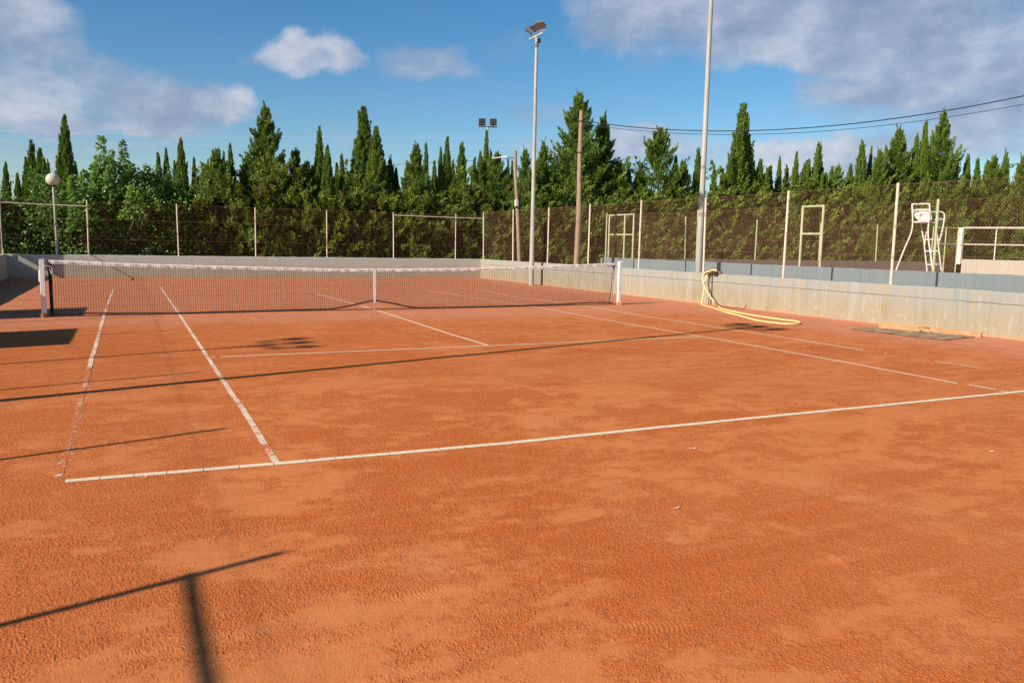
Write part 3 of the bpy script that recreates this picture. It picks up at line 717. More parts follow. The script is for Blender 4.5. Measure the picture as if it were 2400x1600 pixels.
def flood_pole(base, zb, ztop, label, r0=.10, r1=.055, flip=1, hs=.8):
    x, y = base; e_ = empty('floodlight_pole', (x, y, zb), label, 'floodlight pole', 'tall floodlight poles')
    mb = MB(); mb.tube([(x, y, zb), (x, y, zb+(ztop-zb)*.35), (x, y, zb+(ztop-zb)*.36), (x, y, ztop)], [r0, r0*.80, r0*.76, r1], 16); mb.build('pole', M['galv'], e_, True)
    mb = MB(); mb.tube([(x, y, ztop-.42), (x, y, ztop-.40), (x, y, ztop-.22), (x, y, ztop-.2)], [r1*1.05, r1*1.35, r1*1.35, r1*1.05], 12); mb.build('collar', M['lampgrey'], e_, True)
    mb = MB(); mb.bar((x-.02*flip, y-.55, ztop), (x-.02*flip, y+.55, ztop), .055, .06); mb.build('crossbar', M['galv'], e_, False, .004)
    mb = MB(); mb.box((x+.05, y-.09, ztop-.24), (x+.13, y+.03, ztop-.08)); mb.build('gear_box', M['dark'], e_, False, .01)
    for dy, aim in ((-.50, (-.50*flip, -.36, -.79)), (.02, (-.58*flip, -.05, -.81)), (.52, (-.50*flip, .30, -.80))):
        c = Vector((x-.10*flip, y+dy, ztop+.26)); A = floodlight(e_, c, aim, hs)
        sx = A[2]; mb = MB()
        mb.bar((x-.02*flip, y+dy*.9, ztop+.036), (x-.02*flip, y+dy*.9, ztop+.10), .03, .03)
        q = Vector((x-.02*flip, y+dy*.9, ztop+.10))
        for s in (-1, 1):
            mb.bar(q, q+sx*(s*A[4]), .02, .012); mb.bar(q+sx*(s*A[4]), c-A[1]*.05+sx*(s*A[4]*1.0), .02, .012)
        mb.build('yoke', M['lampgrey'], e_)
    return e_
pb = onZ(1245.2, 668.5)
flood_pole((pb.x, pb.y), -.05, 9.35, 'tall pale pole with three tilted floodlights, standing on the clay against the right wall')
pp = onX(1637, 638, 11.15)
flood_pole((pp.x, pp.y), .05, 10.9, 'tall grey pole rising out of the top of the picture behind the hose', .105, .06)
flood_pole((-9.35, -9.66), -.05, 9.75, 'floodlight pole left of the court that throws the long shadow across it', .085, .055, -1)
flood_pole((-18.2, -9.55), -.05, 9.55, 'floodlight pole farther off to the left of the court', .055, .04, -1, .62)

# twin floodlight behind the trees
tp = onY(1120*K, 292*K, 24.0)
e_ = empty('twin_floodlight_pole', (tp.x, tp.y, 0), 'thin pole with two small dark square floodlights above the conifers', 'floodlight pole')
tubepart([(tp.x, tp.y, 0), (tp.x, tp.y, tp.z)], .05, 'pole', M['green_paint'], e_)
tdv = Vector((.901, -.433, 0)); ttf = Vector((-.433, -.901, 0))
mb = MB(); mb.bar(Vector(tp)-tdv*.52+Vector((0, 0, .03)), Vector(tp)+tdv*.52, .06, .06); mb.build('crossbar', M['dark'], e_)
for s in (-1, 1):
    c = Vector(tp)+tdv*(.31*s)+Vector((0, 0, .27)); mb = MB()
    mb.obox(c, tdv, ttf, (0, 0, 1), .38, .16, .36); b_ = mb.build('floodlight', M['dark'], e_, False, .03)
    mb = MB(); mb.obox(c+ttf*.085, tdv, ttf, (0, 0, 1), .30, .012, .27); mb.build('lamp_glass', M['glass'], b_)
    mb = MB(); mb.bar(c+Vector((0, 0, -.18)), c+Vector((0, 0, -.25)), .05, .05); mb.build('bracket', M['dark'], e_)

# globe lamp
gb = onY(*r1(352, 1035), 16.98); gtp = onY(*r1(326, 612), 16.98); gc = onY(*r1(323, 577), 16.98)
e_ = empty('globe_lamp', (gb.x, gb.y, 0), 'slender lamp post with a pale round globe in front of the leafy tree', 'street lamp')
tubepart([(gb.x+.02, 16.98, 0), gb, gtp], .045, 'pole', M['galv'], e_)
mb = MB(); mb.lathe(gtp+Vector((0, 0, -.06)), [(.05, 0), (.09, .02), (.11, .07), (.13, .09)], 14); mb.build('collar', M['dark'], e_, True)
mb = MB(); mb.lathe(gc, [(.238*math.cos(a), .238*math.sin(a)) for a in [R(-70+160*i/14) for i in range(15)]], 24); mb.build('globe', M['globe'], e_, True)

# wooden poles
wb = onX(1193*K, 604*K, 10.5); wt_ = onX(1184.5*K, 347*K, 10.5); wm = onX(1188*K, 470*K, 10.5)
e_ = empty('wooden_pole', (wb.x, wb.y, 0), 'leaning grey wooden pole with a small meter box and a lamp arm', 'utility pole')
ext = wb+(wb-wm)*.3; ext.z = 0
tubepart([ext, wb, wm, onX(1183.5*K, 400*K, 10.5), wt_], [.095, .09, .078, .07, .062], 'pole', M['wood'], e_, 10)
mb = MB(); mb.obox(wm+Vector((-.08, -.08, .06)), (0, 1, 0), (1, 0, 0), (0, 0, 1), .17, .12, .28); mb.build('meter_box', M['plastic'], e_, False, .012)
mb = MB(); mb.obox(wm+Vector((-.06, -.06, -.13)), (0, 1, 0), (1, 0, 0), (0, 0, 1), .24, .05, .02); mb.build('strap', M['dark'], e_)
la = onX(1131*K, 363.5*K, 10.4); lb = onX(1166*K, 359.5*K, 10.4)
mb = MB(); mb.tube([la, lb], .020, 8); arm = mb.build('lamp_tube', M['white'], e_, True)
tubepart([lb, lb+(wt_+Vector((0, 0, -.35))-lb)*.5, wt_+Vector((0, 0, -.28))], .014, 'lamp_arm', M['dark'], e_, 6)
w2b = onX(1324.5*K, 606*K, 10.25); w2t = onX(1335.5*K, 254*K, 10.25)
e_ = empty('wooden_pole', (w2b.x, w2b.y, 0), 'taller brown wooden pole carrying the two cables, in front of the tallest conifer', 'utility pole')
tubepart([(w2b.x, w2b.y, 0), w2b, w2b.lerp(w2t, .35)+Vector((.02, -.02, 0)), w2b.lerp(w2t, .7)+Vector((0, .02, 0)), w2t], [.125, .115, .10, .085, .07], 'pole', M['wood'], e_, 12)
for k_ in (.73, .93):
    q = w2b.lerp(w2t, k_); mb = MB(); mb.tube([q+Vector((0, 0, -.02)), q+Vector((0, 0, .02))], .092, 10); mb.build('clamp_band', M['dark'], e_, True)

# cables: parabolas hung between two supports, fitted to the sag in the photograph
def cable(a, b, sag, r, mat, label, group):
    a = Vector(a); b = Vector(b); pts = []
    for i in range(41):
        t = i/40; pts.append(a.lerp(b, t)+Vector((0, 0, -4*sag*t*(1-t))))
    mb = MB(); mb.tube(pts, r, 5); o = mb.build('power_cable', mat)
    return tag(o, label, 'cable', group)
def end_at(u, v, dist): return CAM+ray(u, v)*dist
def sag_for(a, b, u, v):           # sag so that the cable passes under pixel row v at column u
    best = None
    for i in range(5, 196):
        t = i/200; q = Vector(a).lerp(Vector(b), t); d = q-CAM; zc = d.dot(fw); uu = 1200+F*d.dot(rt)/zc
        if best is None or abs(uu-u) < best[0]: best = (abs(uu-u), t)
    t = best[1]; lo, hi = -3., 6.
    for _ in range(40):
        s = (lo+hi)/2; q = Vector(a).lerp(Vector(b), t)+Vector((0, 0, -4*s*t*(1-t))); d = q-CAM; vv = 800-F*d.dot(up)/d.dot(fw)
        if vv < v: lo = s
        else: hi = s
    return s
a = w2b.lerp(w2t, .935); b = end_at(2560*K, 172*K, 21)
cable(a, b, sag_for(a, b, 1735, 307), .016, M['cable'], 'upper and thicker of the two dark cables running right from the brown wooden pole', 'cables from the brown pole')
a = w2b.lerp(w2t, .915); b = end_at(2560*K, 196*K, 21)
cable(a, b, sag_for(a, b, 1735, 315.5), .009, M['cable'], 'lower and thinner of the two dark cables running right from the brown wooden pole', 'cables from the brown pole')
a = wt_+Vector((0, 0, -.3)); b = end_at(-220, 414, 36)
cable(a, b, sag_for(a, b, 700, 396), .008, M['cable'], 'thin dark cable running left from the leaning pole in front of the trees', 'cables to the leaning pole')
for (v0, v1, lab) in ((292, 316, 'upper of the pale distant power lines above the trees'), (316, 334, 'middle one of the pale distant power lines above the trees'), (360, 376, 'lowest of the pale distant power lines, behind the tree tops')):
    cable(end_at(-260, v0*K, 75), end_at(1240, v1*K, 84), .35, .011, M['pale_cable'], lab, 'distant power lines')

# ------------------------------------------------------------------ hose, tap, pipe, drag mat
HW = XR-.05
hz_ = lambda x, y, X: onX(*h_(x, y), X)
br = empty('hose_bracket', onX(*h_(870, 560), XR), 'rusty water tap bracket on top of the cream wall holding the hose', 'tap')
c = onX(*h_(900, 520), XR-.05)
mb = MB(); mb.tube([hz_(660, 572, XR-.20), hz_(760, 520, XR-.12), hz_(900, 505, XR-.06), hz_(1180, 490, XR+.02)], [.022, .03, .032, .024], 8); mb.build('pipe', M['rust'], br, True)
mb = MB(); q = hz_(985, 525, XR-.07); mb.obox(q, (0, 1, 0), (1, 0, 0), (0, 0, 1), .19, .11, .05); mb.build('valve_body', M['dark'], br, False, .01)
mb = MB(); q = hz_(1185, 500, XR); mb.tube([q+Vector((0, -.02, -.04)), q+Vector((0, .0, .045))], .016, 8); mb.build('tap_handle', M['dark'], br, True)
mb = MB(); q = hz_(740, 500, XR-.12); mb.obox(q, (0, .95, -.3), (1, 0, 0), (0, .3, .95), .12, .07, .05); mb.build('coupling', M['rust'], br, False, .012)
mb = MB(); q0 = hz_(905, 520, XR-.03); mb.tube([q0, (q0.x, q0.y-.01, .35), (q0.x, q0.y+.01, -.02)], .010, 6); mb.build('riser_pipe', M['dark'], br, True)
A = [hz_(1050, 445, XR-.06), hz_(930, 428, XR-.12), hz_(830, 455, XR-.16), hz_(700, 510, XR-.2), hz_(630, 575, XR-.24), hz_(610, 690, XR-.26), hz_(650, 860, XR-.30), hz_(715, 1030, XR-.36), hz_(830, 1225, XR-.46), hz_(955, 1390, XR-.58)]
gp = [(1684, 717.8), (1699, 725.5), (1760, 737.8), (1821, 747), (1858, 751.5), (1872, 754), (1876, 756.8), (1868, 758.6), (1845, 758.6), (1813.8, 756), (1775.5, 750.8), (1729.6, 738.5), (1699, 730.9), (1676, 722.4), (1660, 718.3), (1649, 715.4)]
B = [onZ(u, v, .02) for u, v in gp]
C = [hz_(577, 1470, XR-.33), hz_(600, 1330, XR-.30), hz_(640, 1100, XR-.26), hz_(668, 900, XR-.22), hz_(690, 740, XR-.18), hz_(745, 590, XR-.14), hz_(800, 520, XR-.11), hz_(900, 470, XR-.09), hz_(1010, 455, XR-.07)]
mb = MB(); mb.tube(smooth_path(A+B+C, 5), .018, 8); o = mb.build('garden_hose', M['hose'], None, True)
tag(o, 'yellow garden hose hanging from the tap and looping on the clay', 'hose')
pts = [onZ(*c4(x, y), .02) for x, y in ((1210, 752), (1320, 775), (1480, 798), (1600, 803))]
pts += [pts[-1]+Vector((0, -.02, .05)), pts[-1]+Vector((0, -.06, .09)), pts[-1]+Vector((-.02, -.10, .06))]
mb = MB(); mb.tube(smooth_path(pts, 4), .009, 6); tag(mb.build('thin_pipe', M['dark'], None, True), 'thin dark pipe with a hooked end lying at the wall foot by the hose', 'pipe')

dm = empty('drag_mat', onZ(2130, 775), 'dark drag mat with a wooden bar lying on the clay by the cream wall', 'drag mat')
q0 = onZ(*c5(455, 262)); q1 = onZ(*c5(1785, 385)); q2 = onZ(*c5(1315, 438)); q3 = onZ(*c5(75, 292))
mb = MB(); n1 = 110; n2 = 46
for i in range(n1+1):
    a = q0.lerp(q1, i/n1); b = q3.lerp(q2, i/n1); pts = [a.lerp(b, k/8)+Vector((0, 0, .012+.004*math.sin(k*2+i*.4))) for k in range(9)]
    mb.tube(pts, .0065, 4, False)
for k in range(n2+1):
    a = q0.lerp(q3, k/n2); b = q1.lerp(q2, k/n2); pts = [a.lerp(b, i/16)+Vector((0, 0, .014+.004*math.sin(i*1.7+k))) for i in range(17)]
    mb.tube(pts, .0065, 4, False)
mb.build('netting', M['mat'], dm)
ba = onZ(*c5(450, 248), .05); bb_ = onZ(*c5(1795, 365), .05)
mb = MB(); mb.bar(ba, bb_, .07, .10); mb.build('wooden_bar', M['board'], dm, False, .006)
mid = [onZ(*c5(x, y), z) for x, y, z in ((945, 268, .10), (965, 262, .12), (1020, 262, .14), (1075, 270, .12), (1095, 282, .10))]
tubepart([p+Vector((.04, 0, 0)) for p in mid], .012, 'pull_rope', M['board'], dm, 6, 4)

# dry leaves on the clay
for i, (u, v, s, lab) in enumerate(((1625, 1053, .05, 'pale dry leaf lying on the clay just below the baseline'), (1585, 1193, .035, 'small pale leaf lying alone in the middle of the near clay'), (2323, 1060, .04, 'dry leaf near the right edge below the baseline'), (338, 1121, .035, 'tiny pale scrap just below the left part of the baseline'))):
    p = onZ(u, v); mb = MB(); n = 9
    ring = []
    for k in range(n):
        a = 2*math.pi*k/n; r_ = s*.65*(.55+.45*abs(math.cos(a)))*random.uniform(.8, 1.1)
        ring.append((p.x+r_*math.cos(a), p.y+r_*.6*math.sin(a), .010+.005*math.cos(a)**2))
    mb.v += [(p.x, p.y, .008)]+ring+[(x, y, z-.003) for x, y, z in ring]
    mb.f += [(0, 1+k, 1+(k+1) % n) for k in range(n)]+[(1+(k+1) % n, 1+k, 1+n+k, 1+n+(k+1) % n) for k in range(n)]
    tag(mb.build('dry_leaf', M['leafdry']), lab, 'leaf', 'bits of leaf on the clay')

# ------------------------------------------------------------------ umpire chair
ub = Vector((13.55, -4.3, .26))
XB, XLd = 13.25, 13.62
uc_ = empty('umpire_chair', ub, 'tall rusty white umpire chair standing behind the blue grey wall', 'umpire chair')
U = lambda x, y, X: onX(*uc(x, y), X)
def down(p, q, z):                  # continue the line p->q to height z
    p = Vector(p); q = Vector(q); t = (z-p.z)/(q.z-p.z); return p+(q-p)*t
L1 = [U(530, 195, XB), U(536, 340, XB), U(540, 480, XB), U(528, 600, XB-.02), U(488, 725, XB-.06), U(420, 880, XB-.14), U(340, 1080, XB-.24), U(280, 1235, XB-.32)]
L1.append(down(L1[-2], L1[-1], .26))
tubepart(L1, .019, 'rear_leg', M['white_rust'], uc_, 8, 3)
L2 = [U(806, 188, XB), U(815, 330, XB), U(806, 430, XB), U(790, 560, XB-.02), U(787, 690, XB-.05), U(805, 860, XB-.08), U(838, 1080, XB-.14), U(853, 1240, XB-.2)]
L2.append(down(L2[-2], L2[-1], .26)); tubepart(L2, .019, 'rear_leg', M['white_rust'], uc_, 8, 3)
tubepart([L1[0], L2[0]], .019, 'top_rail', M['white_rust'], uc_); tubepart([U(535, 297, XB), U(812, 290, XB)], .014, 'back_rail', M['white_rust'], uc_)
F1 = [U(668, 500, XLd), U(712, 740, XLd+.02), U(737, 960, XLd+.05), U(768, 1245, XLd+.09)]; F1.append(down(F1[-2], F1[-1], .26)); tubepart(F1, .018, 'front_leg', M['white_rust'], uc_)
F2 = [U(905, 490, XLd), U(940, 760, XLd+.02), U(962, 960, XLd+.05), U(998, 1258, XLd+.09)]; F2.append(down(F2[-2], F2[-1], .26)); tubepart(F2, .018, 'front_leg', M['white_rust'], uc_)
for a, b, dx in (((722, 765), (965, 757), .025), ((738, 947), (960, 942), .05), ((762, 1160), (968, 1155), .08)): tubepart([U(*a, XLd+dx), U(*b, XLd+dx)], .018, 'rung', M['white_rust'], uc_)
for zz in (.9, .5):
    a = down(F1[-3], F1[-2], zz); b = down(F2[-3], F2[-2], zz); tubepart([a, b], .018, 'rung', M['white_rust'], uc_)
AR = [U(815, 322, XB), U(930, 318, XB+.25), U(1010, 322, XB+.38), U(1045, 360, XB+.42), U(1042, 450, XB+.42), U(1015, 600, XB+.41), U(985, 720, XB+.40), U(955, 840, XLd+.03)]
tubepart(AR, .018, 'armrest', M['white_rust'], uc_, 8, 3)
AL = [U(548, 322, XB), U(660, 330, XB+.25), U(760, 345, XB+.38), U(790, 380, XB+.42), U(790, 470, XB+.42), U(768, 600, XB+.41), U(745, 730, XB+.40), U(730, 850, XLd+.03)]
tubepart(AL, .018, 'armrest', M['white_rust'], uc_, 8, 3)
# curved sheet metal back
rows = []
for j, (yv, xl_, xr_) in enumerate(((272, 590, 812), (310, 562, 830), (360, 562, 838), (410, 578, 842), (440, 610, 838), (466, 640, 815))):
    row = []
    for i in range(9):
        t = i/8; bow = .06*(1-(2*t-1)**2)
        row.append(U(xl_+(xr_-xl_)*t, yv, XB+.05)+Vector((-bow*.6, 0, 0)))
    rows.append(row)
mb = MB()
for off in (0, 1):
    b0 = len(mb.v)
    for r_ in rows: mb.v.extend([tuple(p+Vector((.012*off, 0, 0))) for p in r_])
    for j in range(len(rows)-1):
        for i in range(8):
            a = b0+j*9+i; f_ = (a, a+1, a+10, a+9); mb.f.append(f_ if off else f_[::-1])
mb.build('backrest', M['white_rust'], uc_, True)
zs = U(690, 480, XB+.2).z
s0 = U(552, 485, XB+.03); s1 = U(800, 485, XB+.03)
mb = MB(); mb.quadstrip([[(XB+.04, s0.y, zs-.02), (XB+.04, s0.y, zs+.02), (XB+.04, s1.y, zs+.02), (XB+.04, s1.y, zs-.02)], [(XB+.25, s0.y+.02, zs-.035), (XB+.25, s0.y+.02, zs+.0), (XB+.25, s1.y-.02, zs+.0), (XB+.25, s1.y-.02, zs-.035)], [(XB+.46, s0.y, zs), (XB+.46, s0.y, zs+.04), (XB+.46, s1.y, zs+.04), (XB+.46, s1.y, zs)]])
mb.build('seat', M['white_rust'], uc_, False, .008)
mb = MB(); q = U(940, 438, XB+.42); mb.obox((XB+.40, (s0.y+s1.y)/2-.12, q.z), (0, 1, 0), (1, 0, 0), (0, 0, 1), .34, .22, .05); mb.build('seat_cushion', M['white_rust'], uc_, False, .01)
tubepart([F1[0], F2[0]], .018, 'seat_rail', M['white_rust'], uc_)

# ------------------------------------------------------------------ foliage
def leaf_mesh(name, C, D, L, W, tone, G, curl=.25):
    """one rhombus leaf spray per row: centre C, direction D, length L, width W"""
    N = len(C); D = D/np.linalg.norm(D, axis=1, keepdims=True)
    rv = G; S = np.cross(D, rv); S /= np.linalg.norm(S, axis=1, keepdims=True)+1e-9
    Nn = np.cross(S, D); Nn *= np.sign((Nn*G).sum(1))[:, None]; curl = -curl
    v = np.empty((N, 4, 3))
    v[:, 0] = C-D*(L*.5)[:, None]; v[:, 1] = C+S*(W*.5)[:, None]+Nn*(W*curl)[:, None]-D*(L*.08)[:, None]
    v[:, 2] = C+D*(L*.5)[:, None]; v[:, 3] = C-S*(W*.5)[:, None]+Nn*(W*curl)[:, None]-D*(L*.08)[:, None]
    me = bpy.data.meshes.new(name); me.from_pydata(v.reshape(-1, 3).tolist(), [], np.arange(N*4).reshape(N, 4).tolist())
    at = me.attributes.new('tone', 'FLOAT', 'POINT'); at.data.foreach_set('value', np.repeat(tone, 4).astype(np.float32))
    me.update(); return me
class Leaves:
    def __init__(s): s.C = []; s.D = []; s.L = []; s.W = []; s.T = []; s.G = []
    def add(s, C, D, L, W, T, G=None):
        s.G.append(rng.normal(size=(len(C), 3)) if G is None else G+rng.normal(size=(len(C), 3))*.38); s.C.append(C); s.D.append(D); s.L.append(L); s.W.append(W); s.T.append(T)
    def mesh(s, name): return leaf_mesh(name, np.concatenate(s.C), np.concatenate(s.D), np.concatenate(s.L), np.concatenate(s.W), np.concatenate(s.T), np.concatenate(s.G))
def plume(lv, p0, d, length, rad, n, size, tone, up_bias=.5, dead=0.0):
    """an elongated spray of foliage from p0 along d, fuller at two thirds of its length, pointed at the tip"""
    d = np.asarray(d, float); d /= np.linalg.norm(d); t = rng.random(n)**.8
    prof = np.sin(np.pi*np.clip(t, 0, 1)**.75)*.85+.15*(1-t)
    a = rng.normal(size=(n, 3)); a -= (a@d)[:, None]*d; a /= np.linalg.norm(a, axis=1, keepdims=True)+1e-9
    r = rad*prof*rng.random(n)**.35
    C = np.asarray(p0)+d*(t*length)[:, None]+a*r[:, None]
    D = d*1.0+a*.75+np.array([0, 0, up_bias])+rng.normal(size=(n, 3))*.28
    L = size*(.7+.7*rng.random(n)); W = L*(.30+.18*rng.random(n))
    T = np.clip(tone+rng.normal(size=n)*.16+.34*(t-.45), 0, 1)
    if dead > 0: T = np.where(rng.random(n) < dead, -.5, T)
    lv.add(C, D, L, W, T, a+d*.35*(t-.3)[:, None]+np.array([0, 0, .15]))
def trunk_mesh(h, r):
    m_ = MB(); pts = [(0, 0, -.1)]+[(random.uniform(-.04, .04), random.uniform(-.04, .04), h*k/6) for k in range(1, 7)]
    m_.tube(pts, [r*1.25, r, r*.85, r*.68, r*.5, r*.3, r*.08], 8)
    for k in range(9):
        z = h*(.12+.08*k); a = k*2.4; L = h*.11*(1-k/12)
        m_.tube([(0, 0, z), (math.cos(a)*L*.5, math.sin(a)*L*.5, z+L*.5), (math.cos(a)*L, math.sin(a)*L, z+L*1.1)], [r*.3, r*.2, r*.06], 5)
    me = bpy.data.meshes.new('trunk'); me.from_pydata(m_.v, [], m_.f); me.materials.append(M['bark'])
    for p in me.polygons: p.use_smooth = True
    return me
H0 = 7.0
def spire_crown(tips, seed):
    """narrow cypress: steep sprays packed round one or more leaders"""
    global rng
    rng = np.random.default_rng(seed); lv = Leaves(); tr = np.random.default_rng(seed+50)
    for (ox, oy, hh, rr) in tips:
        n = int(105*hh*rr/.7)+26
        for k in range(n):
            t = ((k+.5)/n)**.95*.965; R_ = rr*min(1.0, ((1-t)/.66)**.92)*(min(1, .55+t*4))
            az = k*2.39996+tr.normal()*.5; ln = hh*(.085+.065*tr.random())*(1.1-.35*t)
            rad = R_*(.45+.5*tr.random())
            sw = ox*min(1, t*2.2); sw2 = oy*min(1, t*2.2)
            p0 = np.array([sw+math.cos(az)*rad*.7, sw2+math.sin(az)*rad*.7, t*hh*H0/H0*1.0])
            el_ = R(min(88, 64+14*tr.random()+19*t)); d = np.array([math.cos(az)*math.cos(el_), math.sin(az)*math.cos(el_), math.sin(el_)])
            plume(lv, p0, d, ln*(1-.35*t), (.06+.11*R_/.7)*(1-.45*t), 52, .115*(1-.25*t), .26+.40*tr.random(), .9)
        # whip at the tip
        for q in range(3): plume(lv, (ox+tr.normal()*.02, oy+tr.normal()*.02, hh*(.93+.022*q)), (tr.normal()*.07, tr.normal()*.07, 1), hh*.06, .028, 18, .10, .45, 1)
    return lv.mesh('crown')
def plume_crown(R0, seed, lean=.0, dens=1.0, power=.95, nb=120):
    """open conifer: separate upswept branches that stand out of a ragged outline"""
    global rng
    rng = np.random.default_rng(seed); lv = Leaves(); tr = np.random.default_rng(seed+90)
    for k in range(nb):
        t = .02+.95*((k+.5)/nb)
        R_ = R0*min(1.0, (1-t)/.64)**power*(.60+.52*tr.random())+.07
        if tr.random() < .08: R_ *= 1.25
        az = k*2.39996+tr.normal()*.4; el_ = R(8+26*tr.random()+20*t+22*t**4)
        z = t*H0
        d = np.array([math.cos(az)*math.cos(el_), math.sin(az)*math.cos(el_), math.sin(el_)])
        p0 = np.array([lean*t, 0, z]); tone = .28+.36*tr.random()
        n = int(135*dens*(.45+R_/R0))
        plume(lv, p0+d*R_*.18, d, R_*.95, .075+.15*R_, n, .125, tone, .35, .02)
        # upswept side sprays near the end of the branch
        for q in range(3):
            f_ = .45+.2*q; a2 = az+(-.7, .7, 0)[q]+tr.normal()*.2; e2 = el_+R(14+14*tr.random())
            d2 = np.array([math.cos(a2)*math.cos(e2), math.sin(a2)*math.cos(e2), math.sin(e2)])
            plume(lv, p0+d*R_*f_, d2, R_*.42+.14, .06+.09*R_, int(36*dens), .12, tone+.08, .45)
    for q in range(7): plume(lv, (lean, 0, H0*(.86+.02*q)), (tr.normal()*.25, tr.normal()*.25, 1), .50, .055, 20, .12, .5, .8)
    return lv.mesh('crown')
SPIRES = [spire_crown(t_, 100+i) for i, t_ in enumerate([[(0, 0, 7.0, .62)], [(0, 0, 7.0, .55), (.38, .1, 5.9, .45)], [(0, 0, 7.0, .58), (-.40, .1, 6.1, .46), (.30, -.2, 5.4, .5)], [(0, 0, 7.0, .66), (.3, .2, 6.5, .4)], [(0, 0, 7.0, .50), (-.3, .1, 5.2, .5)]])]
PLUMES = [plume_crown(1.55, 201), plume_crown(1.40, 202, .15), plume_crown(1.7, 203, -.1, 1.0, .95), plume_crown(1.5, 204, 0, .9, .75), plume_crown(1.35, 205, .1, 1.1, 1.05)]
BROADS = [plume_crown(1.95, 301, .0, 1.0, .62, 100), plume_crown(1.8, 302, .1, 1.0, .68, 96)]
TRUNKS = [trunk_mesh(6.4, .11), trunk_mesh(6.6, .13)]
WID = {'S': .56, 'P': 1.04, 'B': 1.5}
rng = np.random.default_rng(11)
tree_count = 0
def tree(u, vtop, hw, kind, label, y, var=None, spin=None, name=None):
    global tree_count
    p = onY(u*K, vtop*K, y); dep = (p-CAM).dot(fw); wid = hw*K*dep/F*1.26; hgt = p.z
    protos = {'S': SPIRES, 'P': PLUMES, 'B': BROADS}[kind]; i = tree_count if var is None else var
    e_ = empty('cypress_tree' if kind == 'S' else 'conifer_tree', (p.x, p.y, 0), label, 'tree', 'row of conifers behind the fences')
    e_.rotation_euler = (random.uniform(-.02, .02), random.uniform(-.02, .02), spin if spin is not None else random.uniform(0, 6.28))
    e_.scale = (wid/WID[kind], wid/WID[kind], hgt/(H0*1.04))
    c = bpy.data.objects.new('crown', protos[i % len(protos)]); col.objects.link(c); c.parent = e_
    if not c.data.materials: c.data.materials.append(M['cyp'])
    t_ = bpy.data.objects.new('trunk', TRUNKS[i % 2]); col.objects.link(t_); t_.parent = e_
    t_.scale = (WID[kind]*.9/max(.3, wid)*.9, WID[kind]*.9/max(.3, wid)*.9, 1)
    tree_count += 1
